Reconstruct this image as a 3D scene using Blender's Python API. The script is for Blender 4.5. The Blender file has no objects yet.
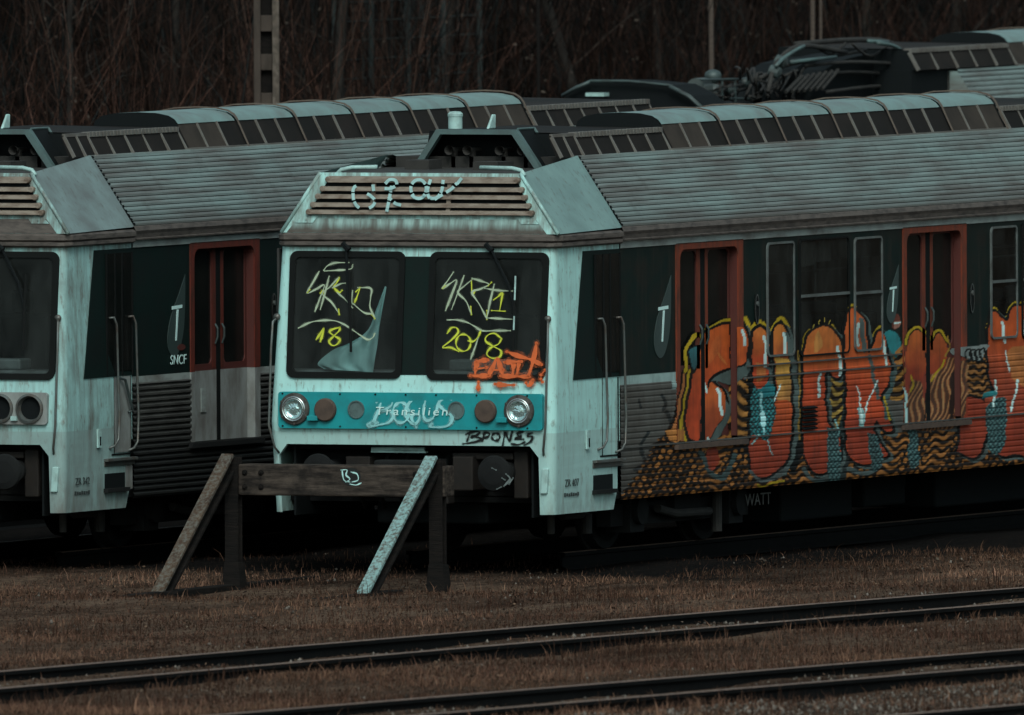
import bpy, math, random
import numpy as np
from mathutils import Vector, Matrix
from mathutils.geometry import tessellate_polygon

random.seed(7)
rng = np.random.default_rng(11)
scene = bpy.context.scene
COL = scene.collection

# ------------------------------------------------------------------ camera
F_PX, W_PX, H_PX = 30000.0, 1024, 715
TH, ROLL = math.radians(23.5), 0.005
CX, CY = 512.0, 357.5
PITCH = 0.036 - (482 - CY) / F_PX
DIST = F_PX / 110.6
_v = np.array([math.cos(TH) * math.cos(PITCH), math.sin(TH) * math.cos(PITCH), -math.sin(PITCH)])
_r = np.array([math.sin(TH), -math.cos(TH), 0.0])
_u = np.cross(_r, _v)
_R = math.cos(ROLL) * _r - math.sin(ROLL) * _u
_U = math.sin(ROLL) * _r + math.cos(ROLL) * _u
CAM = np.array([0, -1.41, 1.22]) - (_v + _R * (557 - CX) / F_PX - _U * (425 - CY) / F_PX) * DIST


def to_px(x, y, z):
    """where a point of the yard sits in the photograph (used to read the painted mural off the photo)"""
    dx, dy, dz = x - CAM[0], y - CAM[1], z - CAM[2]
    w = dx * _v[0] + dy * _v[1] + dz * _v[2]
    return (CX + F_PX * (dx * _R[0] + dy * _R[1] + dz * _R[2]) / w,
            CY - F_PX * (dx * _U[0] + dy * _U[1] + dz * _U[2]) / w)


def from_px(px, py, axis, val):
    ray = _v + _R * (px - CX) / F_PX - _U * (py - CY) / F_PX
    t = (val - CAM[axis]) / ray[axis]
    return CAM + ray * t


cd = bpy.data.cameras.new("camera")
cam = bpy.data.objects.new("camera", cd)
COL.objects.link(cam)
scene.camera = cam
cd.sensor_width = 36.0
cd.lens = F_PX / W_PX * 36.0
cd.clip_start, cd.clip_end = 20.0, 4000.0
m = Matrix.Identity(4)
for i in range(3):
    m[i][0], m[i][1], m[i][2], m[i][3] = _R[i], _U[i], -_v[i], CAM[i]
cam.matrix_world = m
cd.dof.use_dof = True
cd.dof.focus_distance = DIST + 1.0
cd.dof.aperture_fstop = 5.6

# ------------------------------------------------------------------ materials
MATS = {}


def nt(name):
    mt = bpy.data.materials.new(name)
    mt.use_nodes = True
    t = mt.node_tree
    b = t.nodes["Principled BSDF"]
    MATS[name] = mt
    return mt, t, b


def N(t, kind, **kw):
    n = t.nodes.new(kind)
    for k, v in kw.items():
        if k in n.inputs.keys():
            n.inputs[k].default_value = v
        else:
            setattr(n, k, v)
    return n


def noise_mask(t, scale=(1, 1, 1), ns=5.0, detail=6.0, lo=0.45, hi=0.65, rough=0.6):
    tc = N(t, "ShaderNodeTexCoord")
    mp = N(t, "ShaderNodeMapping")
    mp.inputs["Scale"].default_value = scale
    t.links.new(tc.outputs["Object"], mp.inputs["Vector"])
    nz = N(t, "ShaderNodeTexNoise")
    nz.inputs["Scale"].default_value = ns
    nz.inputs["Detail"].default_value = detail
    nz.inputs["Roughness"].default_value = rough
    t.links.new(mp.outputs["Vector"], nz.inputs["Vector"])
    mr = N(t, "ShaderNodeMapRange")
    mr.inputs["From Min"].default_value = lo
    mr.inputs["From Max"].default_value = hi
    t.links.new(nz.outputs["Fac"], mr.inputs["Value"])
    return mr.outputs["Result"]


def mixc(t, fac, a, b, blend="MIX"):
    n = t.nodes.new("ShaderNodeMix")
    n.data_type = "RGBA"
    n.blend_type = blend
    for sock, val in ((0, fac), (6, a), (7, b)):
        if hasattr(val, "is_linked"):
            t.links.new(val, n.inputs[sock])
        elif sock == 0:
            n.inputs[0].default_value = val
        else:
            n.inputs[sock].default_value = (*val[:3], 1.0)
    return n.outputs[2]


def mul(t, a, k):
    n = N(t, "ShaderNodeMath", operation="MULTIPLY")
    t.links.new(a, n.inputs[0])
    if hasattr(k, "is_linked"):
        t.links.new(k, n.inputs[1])
    else:
        n.inputs[1].default_value = k
    return n.outputs[0]


def height_mask(t, z0, z1):
    """0 at z0 to 1 at z1 in the object's own space"""
    tc = N(t, "ShaderNodeTexCoord")
    sp = N(t, "ShaderNodeSeparateXYZ")
    t.links.new(tc.outputs["Object"], sp.inputs[0])
    mr = N(t, "ShaderNodeMapRange")
    mr.inputs["From Min"].default_value = z0
    mr.inputs["From Max"].default_value = z1
    t.links.new(sp.outputs[2], mr.inputs["Value"])
    return mr.outputs["Result"]


def bump(t, b, h, strength=0.2, dist=0.01):
    n = N(t, "ShaderNodeBump")
    n.inputs["Strength"].default_value = strength
    n.inputs["Distance"].default_value = dist
    t.links.new(h, n.inputs["Height"])
    t.links.new(n.outputs[0], b.inputs["Normal"])


def simple(name, col, rough=0.6, metal=0.0, dirt=None, amount=0.5, ns=6.0, scale=(1, 1, 1), lo=0.42, hi=0.68, spec=None):
    mt, t, b = nt(name)
    b.inputs["Roughness"].default_value = rough
    b.inputs["Metallic"].default_value = metal
    if spec is not None:
        b.inputs["Specular IOR Level"].default_value = spec
    if dirt:
        mk = mul(t, noise_mask(t, scale, ns, lo=lo, hi=hi), amount)
        t.links.new(mixc(t, mk, col, dirt), b.inputs["Base Color"])
    else:
        b.inputs["Base Color"].default_value = (*col, 1)
    return mt


def white_paint(name, col, dirt, rust, streak=0.5, patch=0.35, lower=0.45, rusty=0.0):
    mt, t, b = nt(name)
    b.inputs["Roughness"].default_value = 0.55
    b.inputs["Specular IOR Level"].default_value = 0.3
    c = mixc(t, mul(t, noise_mask(t, (4.5, 4.5, 0.4), 2.6, lo=0.48, hi=0.75), streak), col, dirt)
    c = mixc(t, mul(t, noise_mask(t, (1, 1, 1), 1.7, lo=0.5, hi=0.75), patch), c, dirt)
    c = mixc(t, mul(t, noise_mask(t, (3, 3, 1.2), 7.0, detail=9, lo=0.57, hi=0.70), 0.6), c, rust)
    c = mixc(t, mul(t, noise_mask(t, (7, 7, 0.22), 3.4, detail=3, lo=0.62, hi=0.72), 0.55), c, rust)
    if rusty:
        c = mixc(t, mul(t, noise_mask(t, (2.4, 2.4, 0.5), 2.1, detail=9, lo=0.50, hi=0.68, rough=0.7), rusty), c, (0.12, 0.075, 0.055))
        c = mixc(t, mul(t, mul(t, height_mask(t, 1.2, 0.6), noise_mask(t, (3, 3, 0.8), 1.7, detail=8, lo=0.42, hi=0.66)), rusty), c, (0.10, 0.072, 0.058))
    # the lower half is repainted a greyer white, with a straight edge
    g = height_mask(t, 1.152, 1.146)
    c = mixc(t, mul(t, g, lower), c, tuple(x * 0.62 for x in (col[0] * 1.15, col[1] * 0.86, col[2] * 0.86)))
    # grime creeping up from the bottom edge
    gz = mul(t, height_mask(t, 0.75, 0.38), noise_mask(t, (4, 4, 1.5), 3.0, lo=0.35, hi=0.65))
    c = mixc(t, mul(t, gz, 0.7), c, dirt)
    # rain grime washed down from the gutter
    gt = mul(t, height_mask(t, 2.62, 2.80), noise_mask(t, (6, 6, 0.4), 2.2, lo=0.40, hi=0.6))
    c = mixc(t, mul(t, gt, 0.75), c, dirt)
    # brown run-off round the roof louvres
    gl_ = mul(t, height_mask(t, 2.96, 3.02), noise_mask(t, (2.2, 2.2, 0.9), 2.6, detail=8, lo=0.44, hi=0.66))
    c = mixc(t, mul(t, gl_, 0.62), c, (0.115, 0.09, 0.075))
    t.links.new(c, b.inputs["Base Color"])
    bump(t, b, noise_mask(t, (1, 1, 1), 2.2, detail=3, lo=0, hi=1), 0.06, 0.02)
    return mt


WHITE = white_paint("white_cab_paint", (0.44, 0.74, 0.715), (0.20, 0.22, 0.205), (0.13, 0.065, 0.04), 0.30, 0.30)
WHITE_OLD = white_paint("stained_cab_paint", (0.35, 0.58, 0.57), (0.125, 0.105, 0.095), (0.14, 0.06, 0.035), 0.5, 0.7, 0.55, 0.8)
BROWNED = simple("grimy_cornice_paint", (0.105, 0.085, 0.075), 0.7, 0, (0.035, 0.028, 0.026), 0.9, 3.0, (2.5, 2.5, 9))
GUTTER = simple("pale_gutter_strip", (0.30, 0.34, 0.33), 0.6, 0, (0.12, 0.10, 0.09), 0.85, 2.2, (1.2, 1, 3))


def panel_mat(name, top, low):
    mt, t, b = nt(name)
    b.inputs["Roughness"].default_value = 0.55
    c = mixc(t, noise_mask(t, (1, 1, 1), 3.0, lo=0.35, hi=0.7), top, low)
    c = mixc(t, mul(t, noise_mask(t, (5, 5, 1.3), 3.5, lo=0.56, hi=0.74), 0.7), c, (0.10, 0.09, 0.085))
    t.links.new(c, b.inputs["Base Color"])
    return mt


ROOFPAN = panel_mat("cab_roof_panel_paint", (0.20, 0.315, 0.305), (0.15, 0.235, 0.23))
ROOFPAN_OLD = panel_mat("mossy_cab_roof_panel_paint", (0.20, 0.27, 0.27), (0.13, 0.15, 0.15))


def corr_mat():
    mt, t, b = nt("corrugated_stainless")
    b.inputs["Roughness"].default_value = 0.48
    b.inputs["Metallic"].default_value = 0.25
    c = mixc(t, noise_mask(t, (0.35, 1, 7), 2.4, detail=8, lo=0.38, hi=0.66), (0.245, 0.285, 0.275), (0.135, 0.122, 0.112))
    c = mixc(t, mul(t, noise_mask(t, (0.5, 1, 3), 1.3, lo=0.45, hi=0.68), 0.75), c, (0.27, 0.37, 0.36))
    c = mixc(t, mul(t, height_mask(t, 3.12, 2.98), 0.6), c, (0.10, 0.085, 0.075))
    c = mixc(t, mul(t, noise_mask(t, (5, 3, 0.5), 1.4, detail=6, lo=0.54, hi=0.76), 0.35), c, (0.075, 0.06, 0.052))
    t.links.new(c, b.inputs["Base Color"])
    return mt


CORR = corr_mat()
GROOVE = simple("dark_roof_groove", (0.014, 0.0125, 0.012), 0.9, 0, (0.007, 0.0065, 0.006), 0.8, 5, spec=0.05)  # near-black colour for the groove faces
CAP = simple("roof_casing_paint", (0.18, 0.28, 0.275), 0.55, 0, (0.13, 0.14, 0.135), 0.8, 2.6, (1, 1, 1), 0.4, 0.7)
SEAM = simple("rusty_casing_seam", (0.12, 0.09, 0.07), 0.7, 0, (0.08, 0.05, 0.04), 0.8, 8)
MULL = simple("casing_mullion", (0.15, 0.14, 0.128), 0.6, 0, (0.09, 0.07, 0.06), 0.7, 6)
VENT = simple("dark_vent_mesh", (0.012, 0.011, 0.0105), 0.8, 0, (0.024, 0.019, 0.017), 0.9, 1.1, spec=0.15)
VENTB = simple("brown_vent_mesh", (0.05, 0.04, 0.034), 0.8, 0, (0.03, 0.025, 0.022), 0.9, 3.0, spec=0.15)
BLACK = simple("black_steel", (0.006, 0.008, 0.009), 0.8, spec=0.15)
SOOT = simple("sooty_underframe", (0.011, 0.0115, 0.012), 0.9, 0, (0.006, 0.0065, 0.007), 0.8, 5, spec=0.2)
ROOFSOOT = simple("sooty_roof_deck", (0.03, 0.027, 0.025), 0.85, 0, (0.012, 0.012, 0.012), 0.8, 5)
RUBBER = simple("black_rubber", (0.006, 0.007, 0.007), 0.75, spec=0.15)
DGREEN = simple("dark_green_band", (0.006, 0.015, 0.0135), 0.6, 0, (0.010, 0.011, 0.011), 0.6, 3, spec=0.12)
RED = simple("red_door_paint", (0.20, 0.044, 0.024), 0.6, 0, (0.075, 0.035, 0.026), 0.9, 4, (3, 3, 1), spec=0.15)
REDMID = simple("faded_red_door_paint", (0.13, 0.028, 0.02), 0.6, 0, (0.06, 0.026, 0.02), 0.9, 4, (3, 3, 1), spec=0.15)
REDDK = simple("dark_red_door_paint", (0.085, 0.018, 0.014), 0.6, 0, (0.07, 0.02, 0.016), 0.7, 4, (3, 3, 1))
TEAL = simple("teal_lamp_panel", (0.006, 0.29, 0.32), 0.5, 0, (0.015, 0.15, 0.165), 0.6, 4)
STEEL = simple("worn_handrail_steel", (0.115, 0.13, 0.128), 0.45, 0.4, (0.10, 0.07, 0.055), 0.8, 9)
STEELDK = simple("dark_steel_tube", (0.06, 0.085, 0.085), 0.5, 0.2, (0.03, 0.03, 0.03), 0.8, 9)
STEELMD = simple("grey_insulator_glaze", (0.07, 0.085, 0.084), 0.5, 0, (0.05, 0.055, 0.055), 0.8, 9)
WFRAME = simple("dull_window_frame", (0.13, 0.15, 0.148), 0.5, 0.2, (0.07, 0.065, 0.06), 0.8, 7)
RUSTW = simple("rust_brown_cap", (0.085, 0.055, 0.042), 0.8, 0, (0.045, 0.03, 0.025), 0.8, 12)
RIMM = simple("tarnished_lamp_rim", (0.075, 0.07, 0.065), 0.5, 0.3, (0.04, 0.025, 0.02), 0.8, 14)
CHROME = simple("lamp_chrome", (0.55, 0.6, 0.6), 0.22, 0.9)
DULL = simple("dull_lamp_glass", (0.10, 0.15, 0.15), 0.4, 0, (0.05, 0.07, 0.07), 0.7, 14)
LOUVRE = simple("rusty_louvre_paint", (0.235, 0.19, 0.155), 0.65, 0, (0.10, 0.06, 0.04), 0.9, 6, (1, 1, 3))
INSIDE = simple("cab_interior", (0.03, 0.028, 0.027), 0.8, 0, (0.03, 0.03, 0.03), 0.7, 4)
DASH = simple("grey_dashboard", (0.17, 0.20, 0.20), 0.6, 0, (0.08, 0.08, 0.08), 0.7, 5)
CLOTH = simple("crumpled_sheet", (0.42, 0.72, 0.71), 0.8, 0, (0.36, 0.60, 0.60), 0.6, 6)
GREYDOOR = simple("grey_white_door_paint", (0.26, 0.275, 0.27), 0.6, 0, (0.12, 0.105, 0.095), 0.8, 3, (2, 2, 1))
GRILLE_DK = None
GRILLE = simple("sooty_stainless_ribs", (0.10, 0.098, 0.092), 0.5, 0.2, (0.04, 0.037, 0.035), 0.8, 3, (1, 1, 4))
HOODM = simple("hood_frame_paint", (0.085, 0.14, 0.14), 0.55, 0, (0.06, 0.07, 0.07), 0.7, 5)
PALE = simple("pale_fitting", (0.40, 0.60, 0.58), 0.5, 0, (0.2, 0.26, 0.25), 0.7, 8)

mt, t, b = nt("window_glass")
out = t.nodes["Material Output"]
tr = N(t, "ShaderNodeBsdfTransparent"); tr.inputs[0].default_value = (0.62, 0.66, 0.66, 1)
gl = N(t, "ShaderNodeBsdfGlossy"); gl.inputs["Roughness"].default_value = 0.06
fr = N(t, "ShaderNodeFresnel"); fr.inputs[0].default_value = 1.22
mx = N(t, "ShaderNodeMixShader")
df = N(t, "ShaderNodeBsdfDiffuse"); df.inputs[0].default_value = (0.050, 0.056, 0.054, 1)
mx2 = N(t, "ShaderNodeMixShader")
t.links.new(mul(t, noise_mask(t, (1, 1.2, 0.5), 2.4, detail=9, lo=0.3, hi=0.75), 0.55), mx2.inputs[0])
t.links.new(tr.outputs[0], mx2.inputs[1]); t.links.new(df.outputs[0], mx2.inputs[2])
t.links.new(fr.outputs[0], mx.inputs[0]); t.links.new(mx2.outputs[0], mx.inputs[1]); t.links.new(gl.outputs[0], mx.inputs[2])
t.links.new(mx.outputs[0], out.inputs[0])
GLASS = mt
DGLASS = simple("dark_coach_glass", (0.007, 0.0085, 0.008), 0.2, 0, (0.016, 0.014, 0.013), 0.7, 3, spec=0.12)

mt, t, b = nt("headlight_lens")
b.inputs["Base Color"].default_value = (0.55, 0.75, 0.75, 1)
b.inputs["Roughness"].default_value = 0.08
b.inputs["Metallic"].default_value = 0.75
bump(t, b, noise_mask(t, (1, 1, 1), 16, detail=2, lo=0.2, hi=0.8), 0.5, 0.02)
LENS = mt

mt, t, b = nt("side_paint")     # reads the colours painted on the wall; alpha = paint over bare wall
at = N(t, "ShaderNodeAttribute", attribute_name="paint")
c = mixc(t, mul(t, noise_mask(t, (1.5, 1, 1.5), 2.6, detail=8, lo=0.42, hi=0.74), 0.5), at.outputs["Color"], (0.03, 0.018, 0.014))
c = mixc(t, mul(t, noise_mask(t, (9, 1, 0.5), 2.0, detail=6, lo=0.52, hi=0.72), 0.35), c, (0.05, 0.036, 0.03))
t.links.new(c, b.inputs["Base Color"])
mr = N(t, "ShaderNodeMapRange"); mr.inputs["To Min"].default_value = 0.5; mr.inputs["To Max"].default_value = 0.55
t.links.new(at.outputs["Alpha"], mr.inputs["Value"]); t.links.new(mr.outputs[0], b.inputs["Roughness"])
b.inputs["Specular IOR Level"].default_value = 0.10
PAINTM = mt


mt, t, b = nt("sooty_dark_ribs")
b.inputs["Roughness"].default_value = 0.6
b.inputs["Specular IOR Level"].default_value = 0.2
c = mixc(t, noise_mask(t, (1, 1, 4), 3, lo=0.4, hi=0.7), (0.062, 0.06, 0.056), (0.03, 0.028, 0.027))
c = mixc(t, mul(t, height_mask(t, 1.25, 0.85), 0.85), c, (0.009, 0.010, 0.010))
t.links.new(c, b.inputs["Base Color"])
GRILLE_DK = mt


mt, t, b = nt("stained_strip_paint")
b.inputs["Roughness"].default_value = 0.65
b.inputs["Specular IOR Level"].default_value = 0.15
c = mixc(t, mul(t, noise_mask(t, (1, 5, 0.7), 2.4, detail=8, lo=0.40, hi=0.62), 0.75), (0.34, 0.50, 0.48), (0.10, 0.08, 0.07))
hm = N(t, "ShaderNodeMath", operation="ADD"); hm.use_clamp = True
t.links.new(height_mask(t, 3.035, 2.965), hm.inputs[0]); t.links.new(mul(t, noise_mask(t, (1, 4, 1), 2.0, lo=0.45, hi=0.7), 0.4), hm.inputs[1])
c = mixc(t, mul(t, hm.outputs[0], 0.92), c, (0.085, 0.065, 0.056))
t.links.new(c, b.inputs["Base Color"])
STRIP = mt


SALOON = simple("saloon_lining_paint", (0.12, 0.115, 0.105), 0.8, 0, (0.06, 0.055, 0.05), 0.7, 2)
SEATM = simple("saloon_seat_cloth", (0.035, 0.05, 0.06), 0.9, 0, (0.02, 0.025, 0.03), 0.7, 6)


CLUT = simple("greasy_bracket", (0.020, 0.016, 0.014), 0.7, 0, (0.012, 0.011, 0.011), 0.8, 9, spec=0.2)


def spray(name, col, rough=0.6):
    return simple(name, col, rough, 0, tuple(c * 0.55 for c in col), 0.6, 10)


SP_YEL = spray("yellow_green_spray", (0.62, 0.66, 0.05)); SP_PALE = spray("faded_yellow_spray", (0.42, 0.50, 0.36))
SP_OR = spray("orange_spray", (0.70, 0.13, 0.03)); SP_BLK = spray("black_spray", (0.006, 0.007, 0.007))
SP_WHT = spray("white_spray", (0.55, 0.85, 0.84)); SP_PT = spray("pale_teal_spray", (0.30, 0.66, 0.68))
LETTER = simple("white_lettering", (0.62, 0.85, 0.83), 0.5)
STENCIL = simple("dark_stencil", (0.04, 0.05, 0.05), 0.6)
STENCILW = simple("faded_chalk_word", (0.10, 0.10, 0.095), 0.8)
TEAR = simple("grey_teardrop", (0.035, 0.055, 0.053), 0.5)

# vegetation, ground, timber
mt, t, b = nt("twig_bark")
at = N(t, "ShaderNodeAttribute", attribute_name="tint")
t.links.new(at.outputs["Color"], b.inputs["Base Color"]); b.inputs["Roughness"].default_value = 0.9; b.inputs["Specular IOR Level"].default_value = 0.05
TWIG = mt
mt, t, b = nt("dry_grass_blades")
at = N(t, "ShaderNodeAttribute", attribute_name="tint")
t.links.new(at.outputs["Color"], b.inputs["Base Color"]); b.inputs["Roughness"].default_value = 0.85
b.inputs["Specular IOR Level"].default_value = 0.0
GRASS = mt

mt, t, b = nt("yard_soil")
b.inputs["Roughness"].default_value = 0.95
b.inputs["Specular IOR Level"].default_value = 0.0
c = mixc(t, noise_mask(t, (0.45, 1, 1), 0.8, detail=10, lo=0.38, hi=0.62, rough=0.68), (0.050, 0.030, 0.022), (0.185, 0.125, 0.092))
c = mixc(t, mul(t, noise_mask(t, (1, 1, 1), 9, detail=10, lo=0.42, hi=0.62, rough=0.75), 0.8), c, (0.028, 0.02, 0.017))
c = mixc(t, mul(t, noise_mask(t, (1, 1, 1), 30, detail=6, lo=0.56, hi=0.70, rough=0.7), 0.7), c, (0.19, 0.135, 0.105))
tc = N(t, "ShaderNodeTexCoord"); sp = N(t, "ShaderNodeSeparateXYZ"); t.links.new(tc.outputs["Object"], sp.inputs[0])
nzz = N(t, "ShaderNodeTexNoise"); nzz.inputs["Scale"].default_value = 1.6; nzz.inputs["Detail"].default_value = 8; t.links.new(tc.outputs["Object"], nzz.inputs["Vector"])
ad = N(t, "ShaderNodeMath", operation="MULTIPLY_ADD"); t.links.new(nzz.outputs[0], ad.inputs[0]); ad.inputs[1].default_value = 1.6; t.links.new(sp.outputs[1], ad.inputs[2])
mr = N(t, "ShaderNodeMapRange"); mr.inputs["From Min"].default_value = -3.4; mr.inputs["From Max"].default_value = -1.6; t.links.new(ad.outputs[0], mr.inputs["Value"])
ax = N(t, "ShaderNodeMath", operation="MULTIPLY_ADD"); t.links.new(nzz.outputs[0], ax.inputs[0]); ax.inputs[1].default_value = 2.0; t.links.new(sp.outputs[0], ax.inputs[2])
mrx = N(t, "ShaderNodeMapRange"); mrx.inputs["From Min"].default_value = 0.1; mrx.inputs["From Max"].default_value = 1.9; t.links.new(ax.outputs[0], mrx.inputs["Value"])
c = mixc(t, mul(t, mul(t, mr.outputs[0], mrx.outputs[0]), 0.94), c, (0.008, 0.0085, 0.009))      # painted shade under the parked stock, with some brake dust and oil
t.links.new(c, b.inputs["Base Color"])
bump(t, b, noise_mask(t, (1, 1, 1), 12, detail=10, lo=0, hi=1), 0.9, 0.08)
SOIL = mt
mt, t, b = nt("dark_bank_soil")
b.inputs["Roughness"].default_value = 0.95
b.inputs["Specular IOR Level"].default_value = 0.0
t.links.new(mixc(t, noise_mask(t, (1, 1, 0.3), 1.2, detail=9, lo=0.4, hi=0.66), (0.005, 0.005, 0.005), (0.016, 0.012, 0.011)), b.inputs["Base Color"])
BANK = mt
RAILM = simple("shaded_rail_side", (0.007, 0.0075, 0.008), 0.9, 0.0, (0.005, 0.005, 0.005), 0.8, 8, spec=0.08)  # near-black puts the shade of the rail sides into the colour
RAILTOP = simple("rusty_rail_head", (0.20, 0.13, 0.10), 0.6, 0.1, (0.10, 0.06, 0.045), 0.8, 9)
STONE = simple("pale_ballast", (0.26, 0.245, 0.23), 0.9, 0, (0.11, 0.09, 0.08), 0.9, 1.5)


def wood_mat(name, a, bb, moss=None, amt=0.0, sc=(1.5, 1.5, 14), mns=17, mlo=0.47, mhi=0.55):
    mt, t, b = nt(name)
    b.inputs["Roughness"].default_value = 0.9
    b.inputs["Specular IOR Level"].default_value = 0.08
    c = mixc(t, noise_mask(t, sc, 3.0, detail=9, lo=0.35, hi=0.68), a, bb)
    if moss:
        c = mixc(t, mul(t, noise_mask(t, (1, 1, 1), mns, detail=8, lo=mlo, hi=mhi), amt), c, moss)
    t.links.new(c, b.inputs["Base Color"])
    bump(t, b, noise_mask(t, sc, 6.0, lo=0, hi=1), 0.5, 0.02)
    return mt


TIMBER = wood_mat("weathered_timber", (0.085, 0.066, 0.055), (0.018, 0.015, 0.014), (0.012, 0.011, 0.011), 0.75, (5, 1.2, 9), 5, 0.48, 0.66)
DARKT = wood_mat("tarred_timber", (0.016, 0.013, 0.012), (0.007, 0.007, 0.007))
BRACEW = wood_mat("lichened_steel_brace", (0.13, 0.12, 0.11), (0.07, 0.055, 0.045), (0.25, 0.41, 0.41), 0.9, (2, 2, 2), 30, 0.36, 0.60)
BRACEB = wood_mat("rusty_steel_brace", (0.085, 0.055, 0.038), (0.045, 0.03, 0.024), (0.155, 0.155, 0.14), 0.75, (2, 2, 2), 30, 0.42, 0.68)
CONC = wood_mat("stained_concrete", (0.16, 0.13, 0.11), (0.095, 0.075, 0.062), (0.06, 0.048, 0.042), 0.6, (3, 3, 1))
POLE = wood_mat("brown_pole", (0.11, 0.085, 0.072), (0.07, 0.052, 0.045))


# ------------------------------------------------------------------ mesh helpers
class MB:
    def __init__(self):
        self.v, self.f, self.mi = [], [], []
        self.k = 0

    def add(self, vs, fs):
        o = len(self.v)
        self.v.extend(tuple(map(float, p)) for p in vs)
        self.f.extend(tuple(i + o for i in f) for f in fs)
        self.mi.extend([self.k] * len(fs))
        return self

    def box(self, x0, x1, y0, y1, z0, z1):
        return self.hexa([(x0, y0, z0), (x1, y0, z0), (x1, y1, z0), (x0, y1, z0), (x0, y0, z1), (x1, y0, z1), (x1, y1, z1), (x0, y1, z1)])

    def hexa(self, p):
        return self.add(p, [(0, 3, 2, 1), (4, 5, 6, 7), (0, 1, 5, 4), (1, 2, 6, 5), (2, 3, 7, 6), (3, 0, 4, 7)])

    def beam(self, a, b, w, h, up=(0, 0, 1)):
        a, b = Vector(a), Vector(b)
        d = (b - a).normalized()
        s = d.cross(Vector(up))
        if s.length < 1e-5:
            s = d.cross(Vector((0, 1, 0)))
        s.normalize()
        u = s.cross(d)
        s, u = s * w / 2, u * h / 2
        return self.hexa([a - s - u, a + s - u, a + s + u, a - s + u, b - s - u, b + s - u, b + s + u, b - s + u])

    def tube(self, pts, r, n=8, cap=True):
        pts = [Vector(p) for p in pts]
        rs = r if isinstance(r, (list, tuple)) else [r] * len(pts)
        vs, fs = [], []
        ref = None
        for i, p in enumerate(pts):
            d = (pts[min(i + 1, len(pts) - 1)] - pts[max(i - 1, 0)]).normalized()
            if ref is None:
                ref = d.cross(Vector((0.31, 0.87, 0.4)))
            s = (ref - d * ref.dot(d)).normalized()
            ref = s
            q = d.cross(s)
            for k in range(n):
                a = 2 * math.pi * k / n
                vs.append(p + (s * math.cos(a) + q * math.sin(a)) * rs[i])
        for i in range(len(pts) - 1):
            for k in range(n):
                a, b = i * n + k, i * n + (k + 1) % n
                fs.append((a, b, b + n, a + n))
        if cap:
            fs.append(tuple(range(n))[::-1])
            fs.append(tuple(range((len(pts) - 1) * n, len(pts) * n)))
        return self.add(vs, fs)

    def lathe(self, prof, c, axis=(-1, 0, 0), n=24):
        """prof: (radius, distance along axis)"""
        ax = Vector(axis).normalized()
        s = ax.cross(Vector((0, 0, 1)))
        if s.length < 1e-4:
            s = Vector((1, 0, 0))
        s.normalize()
        q = ax.cross(s)
        vs, fs = [], []
        for r, h in prof:
            for k in range(n):
                a = 2 * math.pi * k / n
                vs.append(Vector(c) + ax * h + (s * math.cos(a) + q * math.sin(a)) * max(r, 1e-4))
        for i in range(len(prof) - 1):
            for k in range(n):
                a, b = i * n + k, i * n + (k + 1) % n
                fs.append((a, b, b + n, a + n))
        return self.add(vs, fs)

    def grid(self, fn, us, vs_):
        vs = [fn(a, b) for a in us for b in vs_]
        nv = len(vs_)
        fs = [(i * nv + j, (i + 1) * nv + j, (i + 1) * nv + j + 1, i * nv + j + 1) for i in range(len(us) - 1) for j in range(nv - 1)]
        return self.add(vs, fs)

    def loft(self, rings, closed=True, cap=False):
        n = len(rings[0])
        vs = [p for r in rings for p in r]
        fs = []
        for i in range(len(rings) - 1):
            for k in range(n if closed else n - 1):
                a, b = i * n + k, i * n + (k + 1) % n
                fs.append((a, b, b + n, a + n))
        if cap:
            fs.append(tuple(range(n))[::-1])
            fs.append(tuple(range((len(rings) - 1) * n, len(rings) * n)))
        return self.add(vs, fs)

    def plate(self, loops, fn, thick=0.0, tdir=None):
        """flat outline with holes -> faces; fn maps (a,b) to a point; with thickness also rims along tdir"""
        flat = [p for l in loops for p in l]
        tris = tessellate_polygon([[Vector((a, b, 0)) for a, b in l] for l in loops])
        P = [Vector(fn(a, b)) for a, b in flat]
        self.add(P, [tuple(x) for x in tris])
        if thick:
            D = Vector(tdir) * thick
            self.add([p + D for p in P], [tuple(x)[::-1] for x in tris])
            o = 0
            for l in loops:
                n = len(l)
                q = P[o:o + n]
                self.add(q + [p + D for p in q], [(i, (i + 1) % n, n + (i + 1) % n, n + i) for i in range(n)])
                o += n
        return self

    def build(self, name, mats, parent=None, bevel=0.0, smooth=False, attr=None):
        me = bpy.data.meshes.new(name)
        me.from_pydata(self.v, [], self.f)
        for mm in (mats if isinstance(mats, (list, tuple)) else [mats]):
            me.materials.append(mm)
        if self.k:
            me.polygons.foreach_set("material_index", self.mi)
        if attr is not None:
            nm, arr = attr
            at = me.attributes.new(nm, "FLOAT_COLOR", "POINT")
            at.data.foreach_set("color", np.asarray(arr, dtype=np.float32).ravel())
        if smooth:
            me.polygons.foreach_set("use_smooth", [True] * len(me.polygons))
        me.update()
        o = bpy.data.objects.new(name, me)
        COL.objects.link(o)
        if parent:
            o.parent = parent
        if bevel:
            md = o.modifiers.new("bevel", "BEVEL")
            md.width, md.segments, md.limit_method = bevel, 2, "ANGLE"
        return o


def empty(name, label, cat, loc=(0, 0, 0), rz=0.0, group=None):
    o = bpy.data.objects.new(name, None)
    COL.objects.link(o)
    o.location = loc
    o.rotation_euler = (0, 0, rz)
    o.empty_display_size = 0.2
    o["label"], o["category"] = label, cat
    if group:
        o["group"] = group
    return o


def tag(o, label, cat, group=None):
    o["label"], o["category"] = label, cat
    if group:
        o["group"] = group
    return o


def kind(o, k):
    o["kind"] = k
    return o


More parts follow.
